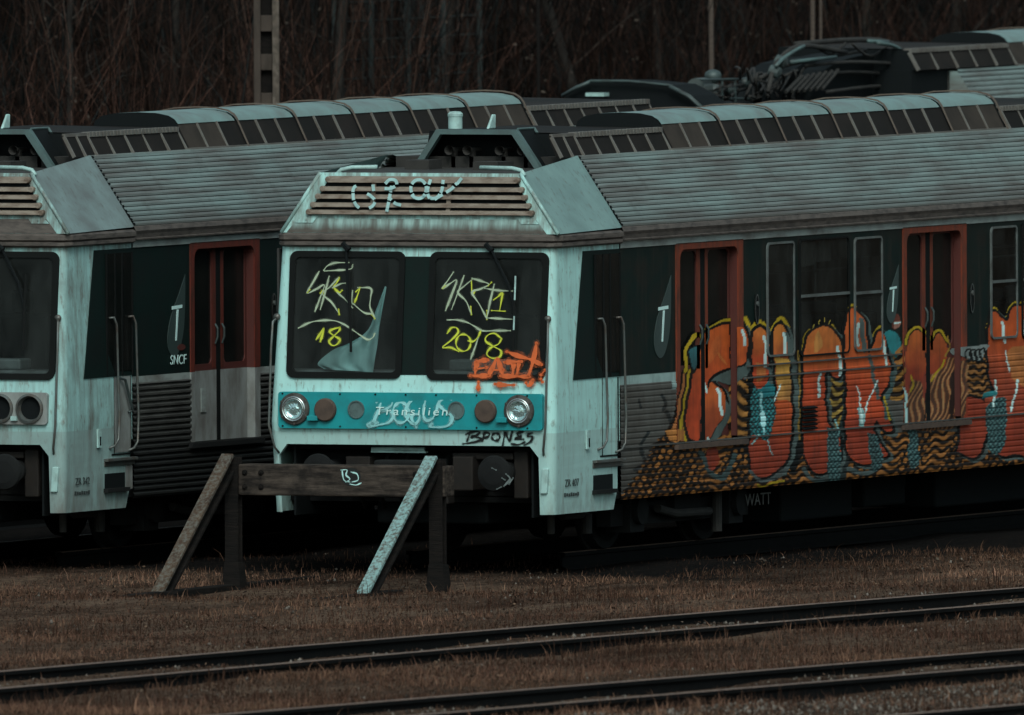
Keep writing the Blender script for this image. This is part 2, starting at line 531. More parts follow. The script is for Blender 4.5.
def rrect(a0, a1, b0, b1, r, n=6):
    pts = []
    for ca, cb, s in ((a1 - r, b1 - r, 0), (a0 + r, b1 - r, 1), (a0 + r, b0 + r, 2), (a1 - r, b0 + r, 3)):
        for i in range(n + 1):
            t_ = math.pi / 2 * (s + i / n)
            pts.append((ca + r * math.cos(t_), cb + r * math.sin(t_)))
    return pts


def text_part(name, body, size, loc, parent, mat, facing="front", shear=0.0, sx=1.0, gap=1.0):
    cu = bpy.data.curves.new(name, "FONT")
    cu.body, cu.size, cu.align_x, cu.align_y, cu.extrude, cu.shear = body, size, "CENTER", "CENTER", 0.0015, shear
    cu.materials.append(mat)
    o = bpy.data.objects.new(name, cu)
    COL.objects.link(o)
    o.parent = parent
    o.location = loc
    o.scale = (sx, 1, 1)
    # facing front: reads along -y, normal -x ; facing side: reads along +x, normal -y
    cu.space_character = gap
    dg = bpy.context.evaluated_depsgraph_get()
    me = bpy.data.meshes.new_from_object(o.evaluated_get(dg))
    bpy.data.objects.remove(o)
    o = bpy.data.objects.new(name, me)
    COL.objects.link(o)
    o.parent, o.location, o.scale = parent, loc, (sx, 1, 1)
    o.rotation_euler = (math.pi / 2, 0, -math.pi / 2) if facing == "front" else (math.pi / 2, 0, 0)
    return o


def smooth_line(pts, n=6):
    pts = [np.array(p, float) for p in pts]
    if len(pts) < 3:
        return pts
    out = []
    P = [2 * pts[0] - pts[1]] + pts + [2 * pts[-1] - pts[-2]]
    for i in range(1, len(P) - 2):
        for k in range(n):
            s = k / n
            out.append(0.5 * (2 * P[i] + (P[i + 1] - P[i - 1]) * s + (2 * P[i - 1] - 5 * P[i] + 4 * P[i + 1] - P[i + 2]) * s * s
                              + (3 * P[i] - P[i - 1] - 3 * P[i + 1] + P[i + 2]) * s ** 3))
    out.append(pts[-1])
    return out


# ------------------------------------------------------------------ the painted mural (read off the photo, laid on the flat coach side)
RD, RD2, TAN, YEL = (0.47, 0.066, 0.024), (0.30, 0.045, 0.022), (0.62, 0.26, 0.07), (0.46, 0.31, 0.02)
BK, GR, TL, WH, PT = (0.004, 0.006, 0.006), (0.085, 0.115, 0.11), (0.03, 0.22, 0.24), (0.60, 0.80, 0.78), (0.25, 0.50, 0.50)
BRN, ORG = (0.012, 0.008, 0.006), (0.44, 0.17, 0.045)


def in_poly(u, v, P):
    P = np.asarray(P, float)
    r = np.zeros(u.shape, bool)
    j = len(P) - 1
    for i in range(len(P)):
        (xi, yi), (xj, yj) = P[i], P[j]
        if yi != yj:
            c = ((yi > v) != (yj > v)) & (u < (xj - xi) * (v - yi) / (yj - yi) + xi)
            r ^= c
        j = i
    return r


def near_line(u, v, P, w):
    r = np.zeros(u.shape, bool)
    for a, b in zip(P[:-1], P[1:]):
        d = b - a
        t_ = np.clip(((u - a[0]) * d[0] + (v - a[1]) * d[1]) / max(d @ d, 1e-9), 0, 1)
        r |= (u - a[0] - t_ * d[0]) ** 2 + (v - a[1] - t_ * d[1]) ** 2 < (w / 2) ** 2
    return r


F1 = [(703, 341), (705.7, 332), (716, 328), (728.5, 324), (738, 325), (743.5, 327.5), (747, 334), (747.5, 347), (746.8, 358), (743, 364.6), (730, 366.5), (715, 374), (708, 383), (706, 392), (705, 410), (703, 425), (700, 438), (697, 441), (690, 439), (686.5, 428), (686.6, 410), (690, 396), (691.8, 382), (696, 365), (700, 352)]
F2 = [(706.5, 386), (712, 383), (717, 387), (722, 391), (726.5, 400), (725.5, 405), (722.5, 418), (716.7, 428), (709, 438), (706, 441.5), (701, 441), (702, 425), (703, 410), (705.5, 395)]
FS = [(707.5, 387), (713, 378), (723, 371), (731, 367.5), (744, 366), (748, 360), (749.5, 372), (740, 381), (730, 384), (718, 382), (711, 382), (708, 388)]
FS2 = [(726.5, 400), (729.5, 406), (728, 420), (723, 432), (716, 440), (708, 442), (716.7, 429), (722.5, 419), (725.5, 405)]
U1 = [(752.5, 340), (755, 330), (760, 326.5), (765, 330), (768, 338), (768.5, 360), (768, 378), (766, 384), (757, 388), (753, 378)]
U2 = [(773, 340), (775.5, 329), (780, 324.5), (785, 327), (787, 335), (788, 350), (789, 375), (790, 404), (782, 406), (776, 400), (775, 370)]
U3 = [(775, 402), (790, 402), (789.5, 440), (786, 458), (778, 470), (768, 476), (756, 475), (749.5, 465), (749.5, 438), (757, 436), (766, 440), (773, 425)]
C1 = [(804, 352), (806, 342), (811, 332), (820, 326.5), (829, 328), (836, 334), (841, 345), (842.5, 357), (841, 372), (836, 377), (827, 371), (824, 380), (824, 400), (826, 420), (833, 432), (840, 440), (838, 460), (830, 470), (820, 473), (810, 468), (804, 455), (802, 430), (802, 400), (803, 375)]
K1 = [(845.5, 330), (847, 316), (853, 309.5), (858, 312.5), (863, 318), (866, 327), (867, 342), (869, 352), (873, 346), (876, 337), (880, 332), (884, 336), (886, 346), (888, 358), (890, 372), (886, 385), (880, 398), (884, 410), (892, 428), (884, 432), (876, 420), (872, 430), (880, 445), (886, 455), (872, 462), (858, 464), (848, 455), (845, 430), (846, 395), (845, 360)]
R1 = [(990, 322), (992, 314), (996, 311.5), (1001, 317), (1007, 320), (1013, 309), (1022, 306), (1060, 308), (1060, 458), (1020, 455), (1002, 455), (990, 444), (984, 425), (984, 399), (993, 392), (988, 372), (988, 346)]
R0 = [(957, 452), (961, 420), (966, 400), (974, 398), (984, 402), (985, 430), (981, 450), (970, 457)]
YL = [[(704.5, 329), (716, 325), (726, 320.5), (738.8, 319), (746, 320.5), (749, 329.5), (752, 328), (759, 320.5), (768, 329), (769.6, 335), (774, 326.5), (781, 317.6), (788.7, 326.5), (790, 331)],
      [(686, 372), (685.5, 355), (688, 346), (693, 337), (699, 334), (704, 338)],
      [(801.5, 356), (804.5, 340), (810, 330)], [(833, 327), (840, 337), (845, 349), (846, 355)],
      [(844, 352), (845, 325), (848, 314), (853, 306.5), (858, 311), (863.5, 315.5), (867, 328), (868.5, 345)], [(871.5, 344), (875, 334), (880, 327.5)],
      [(987, 346), (989, 320), (995, 308.5), (1000, 314.5), (1007, 317), (1012, 306), (1022, 303), (1050, 303)]]


def mural(u, v):
    """paint colour and coverage at photo readings u, v"""
    rgb = np.zeros(u.shape + (3,))
    al = np.zeros(u.shape)
    u0, v0_ = u, v
    v = v + 0.9 * np.sin(u * 0.23 + 0.9 * np.sin(v * 0.17))
    u = u + 0.7 * np.sin(v0_ * 0.27 + 1.1 * np.sin(u0 * 0.13))
    jit = 0.7 * np.sin(u * 0.37 + v * 0.11) + 0.5 * np.sin(v * 0.31 - u * 0.07)

    def put(mask, col):
        rgb[mask] = col
        al[mask] = 1

    def poly(P, col, sm=True):
        P = [np.array(p, float) for p in P]
        if sm:
            P = smooth_line(P + P[:1], 4)
        lo, hi = np.min(P, 0), np.max(P, 0)
        bb = (u > lo[0]) & (u < hi[0]) & (v > lo[1]) & (v < hi[1])
        mk = np.zeros(u.shape, bool)
        mk[bb] = in_poly(u[bb], v[bb], P)
        put(mk, col) if not callable(col) else col(mk)
        return mk

    def line(P, w, col, closed=False):
        P = [np.array(p, float) for p in P]
        P = smooth_line(P + (P[:1] if closed else []), 4)
        lo, hi = np.min(P, 0) - w, np.max(P, 0) + w
        bb = (u > lo[0]) & (u < hi[0]) & (v > lo[1]) & (v < hi[1])
        mk = np.zeros(u.shape, bool)
        mk[bb] = near_line(u[bb], v[bb], P, w)
        put(mk, col)

    def waves(mk, a=ORG, b=BRN, pv=9.5, pu=13.0, amp=0.28):
        s = np.sin(2 * np.pi * ((v + 1.6 * np.sin(u * 0.19 + v * 0.05)) / pv + 0.087 * u / pv + amp * (1 + 0.5 * np.sin(u * 0.07)) * np.sin(2 * np.pi * (u + 3 * np.sin(v * 0.11)) / pu)))
        m2 = mk & (s > -0.1)
        rgb[m2] = np.array(a) * (0.48 + 0.42 * s[m2] + 0.22 * np.sin(u[m2] * 0.21 + v[m2] * 0.4))[:, None]
        al[m2] = 1
        put(mk & (s <= -0.1), b)

    def dots(mk, a=ORG, b=BRN, p=6.8):
        vv = v + 0.09 * u
        row = np.floor(vv / 6.2)
        uu = (u + (row % 2) * p / 2) % p - p / 2
        d = (uu / 2.3) ** 2 + ((vv % 6.2 - 3.1) / 2.2) ** 2
        put(mk, b)
        hsh = np.abs(np.sin(row * 12.9898 + np.floor((u + (row % 2) * p / 2) / p) * 78.233) * 43758.5453) % 1
        m2 = mk & (d < 0.45 + 0.65 * hsh)
        rgb[m2] = np.array(a) * (0.35 + 0.7 * hsh[m2])[:, None]
        al[m2] = 1

    def grain(mk):
        s = np.sin((u + 3.5 * np.sin(v / 8.0 + u / 11) + 0.25 * v) * 1.25)
        put(mk, (0.085, 0.04, 0.026))
        put(mk & (s > 0.1), (0.30, 0.105, 0.045))
        put(mk & (s > 0.72), (0.42, 0.22, 0.10))

    def hatch(mk, a=PT, b=(0.02, 0.05, 0.055)):
        put(mk, b)
        put(mk & (np.sin(2 * np.pi * u / 4.2) * np.sin(2 * np.pi * (v + 0.09 * u) / 5.3) > 0.15), tuple(0.42 * c for c in a))

    j = jit
    # ground of scales and waves along the bottom, with a stepped left edge
    left = np.interp(v, [405, 424, 432, 441, 470, 500], [690, 682, 668, 654, 640, 616]) + 2.5 * np.sin(v * 1.1)
    low = (u > left) & (v > 405) & (v > 436 - 0.02 * (u - 690))
    low |= (u > 731) & (u < 751) & (v > 380)
    low |= (u > left) & (u < 700) & (v > 405)
    dots(low & (u < 692))
    zone = np.floor((u + 6 * np.sin(v / 9)) / 22) % 2
    waves(low & (u >= 692) & (zone == 0), pv=8.2, pu=16)
    dots(low & (u >= 692) & (zone == 1))
    waves((u > 822) & (u < 846) & (v > 372) & (v < 440), a=(0.44, 0.27, 0.06), pv=10, pu=24, amp=0.35)
    waves((u > 890) & (u < 913) & (v > 352) & (v < 400), a=(0.46, 0.22, 0.05), pv=11, pu=30, amp=0.3)
    waves((u > 966) & (u < 992) & (v > 352) & (v < 402), a=(0.40, 0.17, 0.05), pv=7, pu=9)
    waves((u > 728) & (u < 752) & (v > 380) & (v < 444), a=(0.46, 0.20, 0.05), pv=11.5, pu=26, amp=0.22)
    # dark washes between the letters
    line([(751, 332), (751, 360), (749, 385), (748, 440)], 4, BK); line([(770.5, 336), (771, 380), (774, 420)], 4, BK)
    poly([(789, 330), (800, 345), (803, 400), (803, 440), (796, 470), (788, 465), (792, 430), (791, 380)], BK)
    line([(793, 362), (795, 400), (795, 430), (791, 455), (783, 472)], 6, GR)
    line([(799, 352), (799, 372), (799, 410), (798, 440)], 2.2, (0.30, 0.18, 0.04))
    poly([(842, 345), (847, 345), (847, 470), (836, 478), (838, 440), (842, 400)], (0.02, 0.03, 0.03))
    line([(844, 366), (845, 400), (843, 425)], 2.5, GR)
    line([(868, 350), (870, 362), (868, 382)], 5, BK)
    # flames left of the first letter
    for k, (du, col) in enumerate(((0, BRN), (3.0, (0.42, 0.15, 0.05)), (6.2, BRN), (8.8, YEL), (11.5, (0.33, 0.13, 0.05)))):
        line([(684 + du * 0.75, 372), (680 + du * 0.8, 392), (675 + du, 412), (670 + du * 1.25, 428), (664 + du * 1.6, 439)], 4.0, col)
    line([(690.5, 372), (692, 390), (689, 404), (684.5, 420), (686, 440)], 3.2, YEL)
    poly([(665, 432), (676, 428), (684, 432), (679, 441), (668, 440)], ORG)
    # yellow halo, black outline, fills
    for P in YL:
        line(P, 5.4, BK); line(P, 3.4, YEL)
    for P in (F1, F2, U1, U2, U3, C1, K1, R1, R0):
        line([(a + 3.0, b + 2.0) for a, b in P], 6.0, GR, True)
    for P in (F1, F2, U1, U2, U3, C1, K1, R1, R0):
        line(P, 5.8, BK, True)
    tealm = poly([(752, 386), (771, 383), (774, 404), (773, 428), (766, 441), (757, 437), (750, 441), (750, 400)], lambda mk: hatch(mk, (0.10, 0.62, 0.66)))
    put(tealm & (v < 396) & (u > 757), (0.02, 0.20, 0.23))
    def shade(mk, hi, lo, v0, v1):
        t_ = np.clip((v[mk] + 3.5 * j[mk] - (v0 - 14)) / (v1 - v0 + 22), 0, 1)[:, None]
        hi2 = np.array([hi[0] * 1.08, hi[1] * 1.35, hi[2] * 1.05])
        rgb[mk] = hi2 * (1 - t_) + np.array(lo) * t_
        al[mk] = 1

    poly(F1, lambda mk: shade(mk, (0.56, 0.085, 0.026), RD, 352, 388))
    poly(F2, lambda mk: shade(mk, (0.50, 0.085, 0.03), (0.36, 0.07, 0.03), 402, 416))
    poly([(712, 343), (720, 336), (719, 352), (712, 361), (706, 364)], (0.60, 0.13, 0.035)); poly([(716, 351), (722, 357), (727, 366), (722, 361)], (0.64, 0.19, 0.05))
    put((u > 729.5) & (u < 731.2) & (v > 324) & (v < 367), BK)
    poly(FS, GR); poly(FS2, GR)
    line([(707.5, 388), (713, 378.5), (723, 371.5), (731, 367.8), (744, 366)], 1.8, BK)
    line([(703.5, 384), (702.5, 395), (702, 410), (699.5, 441)], 1.6, BK)
    poly(U1, lambda mk: shade(mk, (0.54, 0.12, 0.035), RD, 345, 352)); poly([(756, 362), (763, 364), (765, 376), (757, 381)], (0.55, 0.17, 0.05))
    poly(U2, lambda mk: shade(mk, (0.56, 0.14, 0.035), (0.44, 0.10, 0.035), 340, 349))
    poly([(775, 358), (789, 358), (790, 380), (790, 403), (782, 404), (777, 400)], lambda mk: shade(mk, TAN, (0.44, 0.19, 0.06), 378, 392), False)
    poly(U3, lambda mk: shade(mk, RD, RD2, 418, 440))
    poly(C1, lambda mk: shade(mk, (0.58, 0.13, 0.04), RD, 352, 372)); poly([(813, 345), (819, 330), (822, 347), (815, 352)], TAN)
    put(in_poly(u, v, C1) & (v > 440), RD2)
    poly(K1, lambda mk: shade(mk, (0.52, 0.085, 0.03), RD, 362, 380)); put(in_poly(u, v, K1) & (v > 418), RD2)
    poly(R1, lambda mk: shade(mk, RD, (0.33, 0.06, 0.03), 350, 382)); poly([(1006, 352), (1016, 347), (1060, 345), (1060, 388), (1016, 384)], (0.46, 0.16, 0.05))
    put(in_poly(u, v, R1) & (v > 415), RD2); poly(R0, RD2)
    # drop at the far left of the first letter
    poly([(688.5, 350), (692, 346), (699, 345), (699.5, 358), (694.5, 374), (690, 368), (687.5, 358)], BK)
    poly([(689.5, 352), (693, 348), (698, 347), (698, 358), (694.2, 370), (690.5, 364)], (0.035, 0.12, 0.135))
    # grey shade edges of the letters
    line([(786, 333), (789.5, 345), (791.5, 358), (793, 364)], 4.5, GR)
    line([(766.5, 368), (770, 372), (770.5, 384)], 3.0, GR)
    line([(861, 320), (863, 335), (864, 350)], 4.5, GR); line([(870, 355), (873, 378), (878, 398)], 3.5, GR)
    line([(892, 372), (889, 392), (884, 404), (886, 418)], 3.5, (0.06, 0.11, 0.11))
    line([(884, 398), (886, 410), (889.5, 419)], 2, YEL)
    line([(750, 472), (760, 480), (772, 479), (786, 468)], 3.5, (0.09, 0.11, 0.11)); line([(756, 484), (762, 487), (770, 484), (782, 480)], 2.0, YEL)
    line([(803, 470), (812, 479), (826, 480), (840, 470)], 4.0, (0.08, 0.11, 0.11)); line([(848, 468), (862, 474), (880, 466)], 4.0, (0.08, 0.11, 0.11))
    line([(700, 452), (709, 470), (720, 479), (728, 470), (733, 455)], 5.0, (0.05, 0.08, 0.08)); poly([(706, 450), (716, 448), (718, 462), (711, 470), (706, 462)], RD2)
    for P in ([(826, 428), (838, 434), (839, 480), (828, 484)], [(908, 430), (916, 432), (918, 464), (908, 466)], [(984, 408), (1000, 397), (1006, 404), (1003, 446), (989, 452)], [(866, 432), (876, 436), (882, 462), (872, 470)]):
        poly(P, hatch)
    # sparkles and highlights
    line([(759.5, 392), (761, 406), (763, 420), (764, 432)], 2.2, (0.30, 0.62, 0.64)); line([(761, 414), (763, 424)], 4.6, (0.45, 0.78, 0.80))
    line([(751, 444), (758, 434)], 1.3, PT); line([(766, 440), (772, 456)], 1.1, PT); line([(779, 384), (774, 402)], 1.4, WH)
    line([(860, 410), (861, 424)], 6.0, PT); line([(860, 412), (861, 422)], 3.2, WH); line([(856, 387), (859, 400), (861, 414)], 1.3, WH); line([(877, 381), (870, 394), (864, 412)], 1.5, WH)
    line([(742.5, 331), (744, 337), (744.5, 345)], 3.2, WH); line([(717, 390), (720, 398), (721.5, 414)], 3.0, WH); line([(704.8, 383), (706, 391)], 2.2, WH); line([(707, 437.5), (708, 440)], 2.4, WH)
    line([(764.5, 337), (766, 350), (765, 366)], 3.0, WH); line([(783.5, 333), (785, 344), (785.5, 353)], 3.0, WH)
    line([(837.5, 346), (840, 358), (840, 374)], 3.0, WH); line([(820, 374), (818, 384), (818, 396)], 2.6, WH); line([(835, 419), (838, 432)], 1.8, PT)
    line([(857.5, 325), (857.5, 345)], 3.0, WH); line([(882.5, 341), (885.5, 352), (885.5, 366)], 2.8, WH)
    line([(1001.5, 322), (1004, 333), (1005, 342)], 2.8, WH); line([(1005.5, 350), (1008, 372)], 1.4, WH); line([(995.5, 380), (993, 407)], 2.2, WH); line([(1017, 381), (1013, 400), (1010, 412)], 2.2, WH); line([(1023, 322), (1026, 340)], 2.6, WH)
    poly([(983, 392.5), (994, 391.5), (995, 396), (983, 397)], TL)
    for a, b in ((812.5, 324.5), (818, 320.5), (823.5, 319.5), (829, 321.5)):
        line([(a, b + 2.5), (a + 0.8, b - 1)], 1.8, (0.36, 0.27, 0.05))
    # small figure in a teal shirt beside the second door
    poly([(884, 334), (891, 330), (898, 333), (900.5, 344), (897, 357), (892, 352), (887, 343)], TL)
    poly([(890.5, 319), (893, 313), (898, 313.5), (900, 320), (897, 328), (892.5, 327)], (0.14, 0.04, 0.028)); poly([(893, 321), (899, 320), (899.5, 325), (895, 328)], (0.34, 0.16, 0.12))
    line([(894, 322.5), (899, 321.5)], 1.6, WH); line([(897, 352), (903, 346), (905, 343)], 3.2, (0.42, 0.17, 0.05)); line([(896, 362), (902, 360)], 3.6, ORG)
    # second door: red with painted wood grain
    poly([(905, 352), (918, 348), (934, 348), (947, 346), (950, 372), (946, 424), (906, 428), (905, 390)], (0.27, 0.05, 0.03), False)
    poly([(905, 404), (913, 378), (919, 374), (926, 402), (930, 378), (944, 362), (951, 356), (960, 360), (967, 368), (960, 424), (906, 428)], grain)
    poly([(951, 372), (960, 366), (957, 395), (952, 418), (949, 420)], (0.03, 0.02, 0.018))
    poly([(906, 346), (910, 334), (918, 329), (926, 333), (927, 350), (926, 372), (918, 380), (908, 372)], lambda mk: shade(mk, (0.46, 0.09, 0.03), RD2, 345, 368))
    poly([(929, 345), (934, 335), (941, 334), (946, 342), (947, 360), (938, 372), (930, 372)], lambda mk: shade(mk, (0.42, 0.08, 0.03), RD2, 345, 368))
    line([(905, 345), (910, 333), (918, 327.5), (926, 332), (930, 341), (935, 333.5), (942, 332), (947, 341)], 4.6, BK); line([(905, 345), (910, 333), (918, 327), (926, 331.5), (930, 340), (935, 333), (942, 331.5), (947, 340)], 2.6, YEL)
    line([(926, 352), (927, 380), (925, 420)], 1.8, BK); line([(903, 388), (906, 400), (906, 424)], 2.6, (0.40, 0.62, 0.62))
    line([(931, 382), (938, 372), (945, 360)], 1.8, YEL); line([(911, 376), (914, 384), (910, 392)], 1.8, YEL); line([(946, 356), (949, 346), (948, 335)], 2, (0.36, 0.20, 0.04))
    # pale strip with scribble
    poly([(950, 348), (986, 345), (986, 352), (976, 361), (962, 357), (951, 353)], (0.20, 0.23, 0.225))
    for q in range(4):
        line([(967 + q * 4.5, 362), (966 + q * 4.5, 352), (971 + q * 4.5, 349), (972 + q * 4.5, 358), (968 + q * 4.5, 361)], 1.6, BK)
    # fading, thin patches and soot: slow noise over the whole mural
    n1 = (np.sin(u * 0.083 + 1.7 * np.sin(v * 0.061)) + np.sin(v * 0.137 - u * 0.041 + 2.0 * np.sin(u * 0.029)) + 0.8 * np.sin(u * 0.31 + v * 0.23) * np.sin(v * 0.29 - u * 0.17)) / 2.8
    rgb *= (1.12 + 0.26 * n1)[..., None]
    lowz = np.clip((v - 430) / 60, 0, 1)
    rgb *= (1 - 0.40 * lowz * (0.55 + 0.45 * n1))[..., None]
    return rgb, al


def wall_grid(xs, zs, yfun):
    X, Z = np.meshgrid(xs, zs, indexing="ij")
    Y = yfun(X, Z)
    n, m_ = X.shape
    idx = np.arange(n * m_).reshape(n, m_)
    f = np.stack([idx[:-1, :-1], idx[1:, :-1], idx[1:, 1:], idx[:-1, 1:]], -1).reshape(-1, 4)
    return X.ravel(), Y.ravel(), Z.ravel(), f


def np_mesh(name, V, Fq, mat, parent, col, attr="paint", smooth=False):
    used = np.unique(Fq)
    remap = np.full(len(V), -1); remap[used] = np.arange(len(used))
    V, col, Fq = V[used], col[used], remap[Fq]
    k = Fq.shape[1]
    me = bpy.data.meshes.new(name)
    me.vertices.add(len(V)); me.vertices.foreach_set("co", V.astype(np.float32).ravel())
    me.loops.add(Fq.size); me.loops.foreach_set("vertex_index", Fq.astype(np.int32).ravel())
    me.polygons.add(len(Fq)); me.polygons.foreach_set("loop_start", np.arange(0, Fq.size, k, dtype=np.int32))
    me.polygons.foreach_set("loop_total", np.full(len(Fq), k, dtype=np.int32))
    at_ = me.attributes.new(attr, "FLOAT_COLOR", "POINT")
    at_.data.foreach_set("color", col.astype(np.float32).ravel())
    me.materials.append(mat)
    me.update(calc_edges=True)
    me.validate()
    if smooth:
        me.polygons.foreach_set("use_smooth", [True] * len(me.polygons))
    o = bpy.data.objects.new(name, me)
    COL.objects.link(o)
    if parent:
        o.parent = parent
    return o


def paint_grid(parent, name, xr, z0, z1, y, cond, shift=0.0, soft=False):
    """thin coat of the mural on a door leaf, jamb or window pane; only where there is paint"""
    xs = np.linspace(xr[0], xr[1], max(3, int((xr[1] - xr[0]) / 0.022)))
    zs = np.linspace(z0, z1, max(3, int((z1 - z0) / 0.009)))
    X, Y, Z, f = wall_grid(xs, zs, lambda X, Z: X * 0 - y)
    u, v = to_px(X, X * 0 - y, Z)
    rgb, al = mural(u, v)
    f = f[(al[f] > 0).sum(1) >= 3]
    if not len(f):
        return None
    col = np.concatenate([rgb, np.ones((len(X), 1))], 1)
    return np_mesh(name, np.stack([X, Y, Z], 1), f, PAINTM, parent, col)


def mural_wall(T, doors, x0, x1):
    xs = np.unique(np.round(np.concatenate([np.arange(x0, x1, 0.024), [x1], np.array(doors).ravel()]), 4))
    zs = np.unique(np.round(np.concatenate([np.arange(0.49, 1.60, 0.0068), np.arange(1.60, 2.0, 0.0085), np.arange(2.0, 2.78, 0.02), [2.78, 0.955]]), 4))

    def yf(X, Z):
        ph = ((Z - 0.50) % 0.0535) / 0.0535
        r = np.where((Z > 0.5) & (Z < 1.53), 0.010 * np.clip(np.sin(np.pi * ph) * 2.2, 0, 1), 0.0)
        return -(HS + r)
    X, Y, Z, f = wall_grid(xs, zs, yf)
    cx = X[f].mean(1); cz = Z[f].mean(1)
    keep = np.ones(len(f), bool)
    for d in doors:
        keep &= ~((cx > d[0]) & (cx < d[1]) & (cz > 0.955))
    for dx in (0, 5.355):
        for wa, wb, za, zb in ((0.0, 0.645, 1.68, 2.735), (0.765, 1.945, 1.66, 2.745), (2.07, 2.735, 1.665, 2.725)):
            a = dx + 4.87
            keep &= ~((cx > a + wa + 0.03) & (cx < a + wb - 0.03) & (cz > za + 0.03) & (cz < zb - 0.03))
    f = f[keep]
    u, v = to_px(X, X * 0 - HS, Z)
    rgb, al = mural(u, v)
    base = np.zeros((len(X), 3))
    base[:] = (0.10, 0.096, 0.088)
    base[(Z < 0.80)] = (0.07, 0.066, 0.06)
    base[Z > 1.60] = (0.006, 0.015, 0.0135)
    base[(X < 2.76) & (Z > 1.535) & (Z <= 1.61)] = (0.33, 0.45, 0.44)
    base[(X < 2.76) & (X > 2.66) & (Z > 1.46) & (Z <= 1.61)] = (0.33, 0.45, 0.44)
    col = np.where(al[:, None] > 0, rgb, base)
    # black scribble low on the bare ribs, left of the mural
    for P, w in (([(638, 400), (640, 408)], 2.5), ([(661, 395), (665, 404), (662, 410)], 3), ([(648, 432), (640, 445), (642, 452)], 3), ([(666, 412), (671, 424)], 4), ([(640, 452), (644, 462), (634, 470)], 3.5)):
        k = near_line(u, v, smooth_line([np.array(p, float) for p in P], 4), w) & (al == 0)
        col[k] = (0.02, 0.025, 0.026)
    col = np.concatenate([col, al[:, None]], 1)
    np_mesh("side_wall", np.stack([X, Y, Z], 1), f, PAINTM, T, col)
    # louvred vent set in the ribs
    vb = MB()
    vx0, vx1 = 5.68, 5.98
    for q in range(6):
        z = 0.985 + q * 0.038
        vb.hexa([(vx0, -1.44, z), (vx1, -1.44, z), (vx1, -1.41, z + 0.012), (vx0, -1.41, z + 0.012), (vx0, -1.445, z + 0.014), (vx1, -1.445, z + 0.014), (vx1, -1.41, z + 0.026), (vx0, -1.41, z + 0.026)])
    vb.build("side_vent", BLACK, T)
    rail = MB()
    for z, xa, xb in ((1.605, 4.4, 8.05), (1.50, 4.4, 8.05), (0.955, 1.5, 12.5)):
        rail.box(xa, xb, -(HS + 0.022), -(HS + 0.008), z, z + 0.014)
    rail.build("side_moulding", GRILLE, T)
    lw = MB()
    lw.box(6.2, 6.95, -1.205, -1.198, 0.36, 0.50)
    text_part("painted_word", "WATT", 0.16, (5.10, -1.215, 0.36), T, STENCILW, "side", sx=1.3)


# ------------------------------------------------------------------ the trains
def xf(z):                       # rake of the nose
    if z >= 1.25:
        return -0.15 + (z - 1.25) / (2.82 - 1.25) * 0.15
    return -0.15 + (1.25 - z) * 0.05


def hw(z):                       # half width of the cab
    if z >= 1.25:
        return 1.412 - (z - 1.25) / (2.82 - 1.25) * 0.052
    return 1.412 - (1.25 - z) * 0.035


RC = 0.085                       # corner radius of the nose
HS = 1.40                        # half width of the coach side


def shell_y(x, z):
    h = hw(min(z, 2.82)) + 0.03
    return h + (HS - h) * min(1.0, max(0.0, (x - 0.05) / 1.41))


def corner_ring(z, s, y_in=None, x_end=1.46):
    """plan outline of the nose corner on side s (-1 camera side): from the front face round the corner along the side"""
    h = hw(z) + (-0.035 if s > 0 else 0.03)
    x0 = xf(z)
    pts = []
    if y_in is not None:
        pts.append((x0, s * y_in, z))
    for i in range(7):
        a = math.pi / 2 * i / 6
        pts.append((x0 + RC - RC * math.cos(a), s * (h - RC + RC * math.sin(a)), z))
    pts.append((x_end, s * HS, z))
    return pts


def rubber_ring(mb, c0, c1, b0, b1, w, x_of, out_=0.022):
    o, i_ = rrect(c0, c1, b0, b1, 0.075), rrect(c0 + w, c1 - w, b0 + w, b1 - w, 0.05)
    mb.plate([o, i_[::-1]], lambda a, b: (x_of(b) - out_, a, b), out_ + 0.02, (1, 0, 0))


def slab_profile(parent, name, x0, x1, s, mat):
    pass


def louvre_y(z):                 # half width of the raked cab roof front
    return 1.445 - (z - 2.94) / 0.55 * 0.43


def louvre_x(z):
    return -0.03 + (z - 2.94) / 0.55 * 0.10


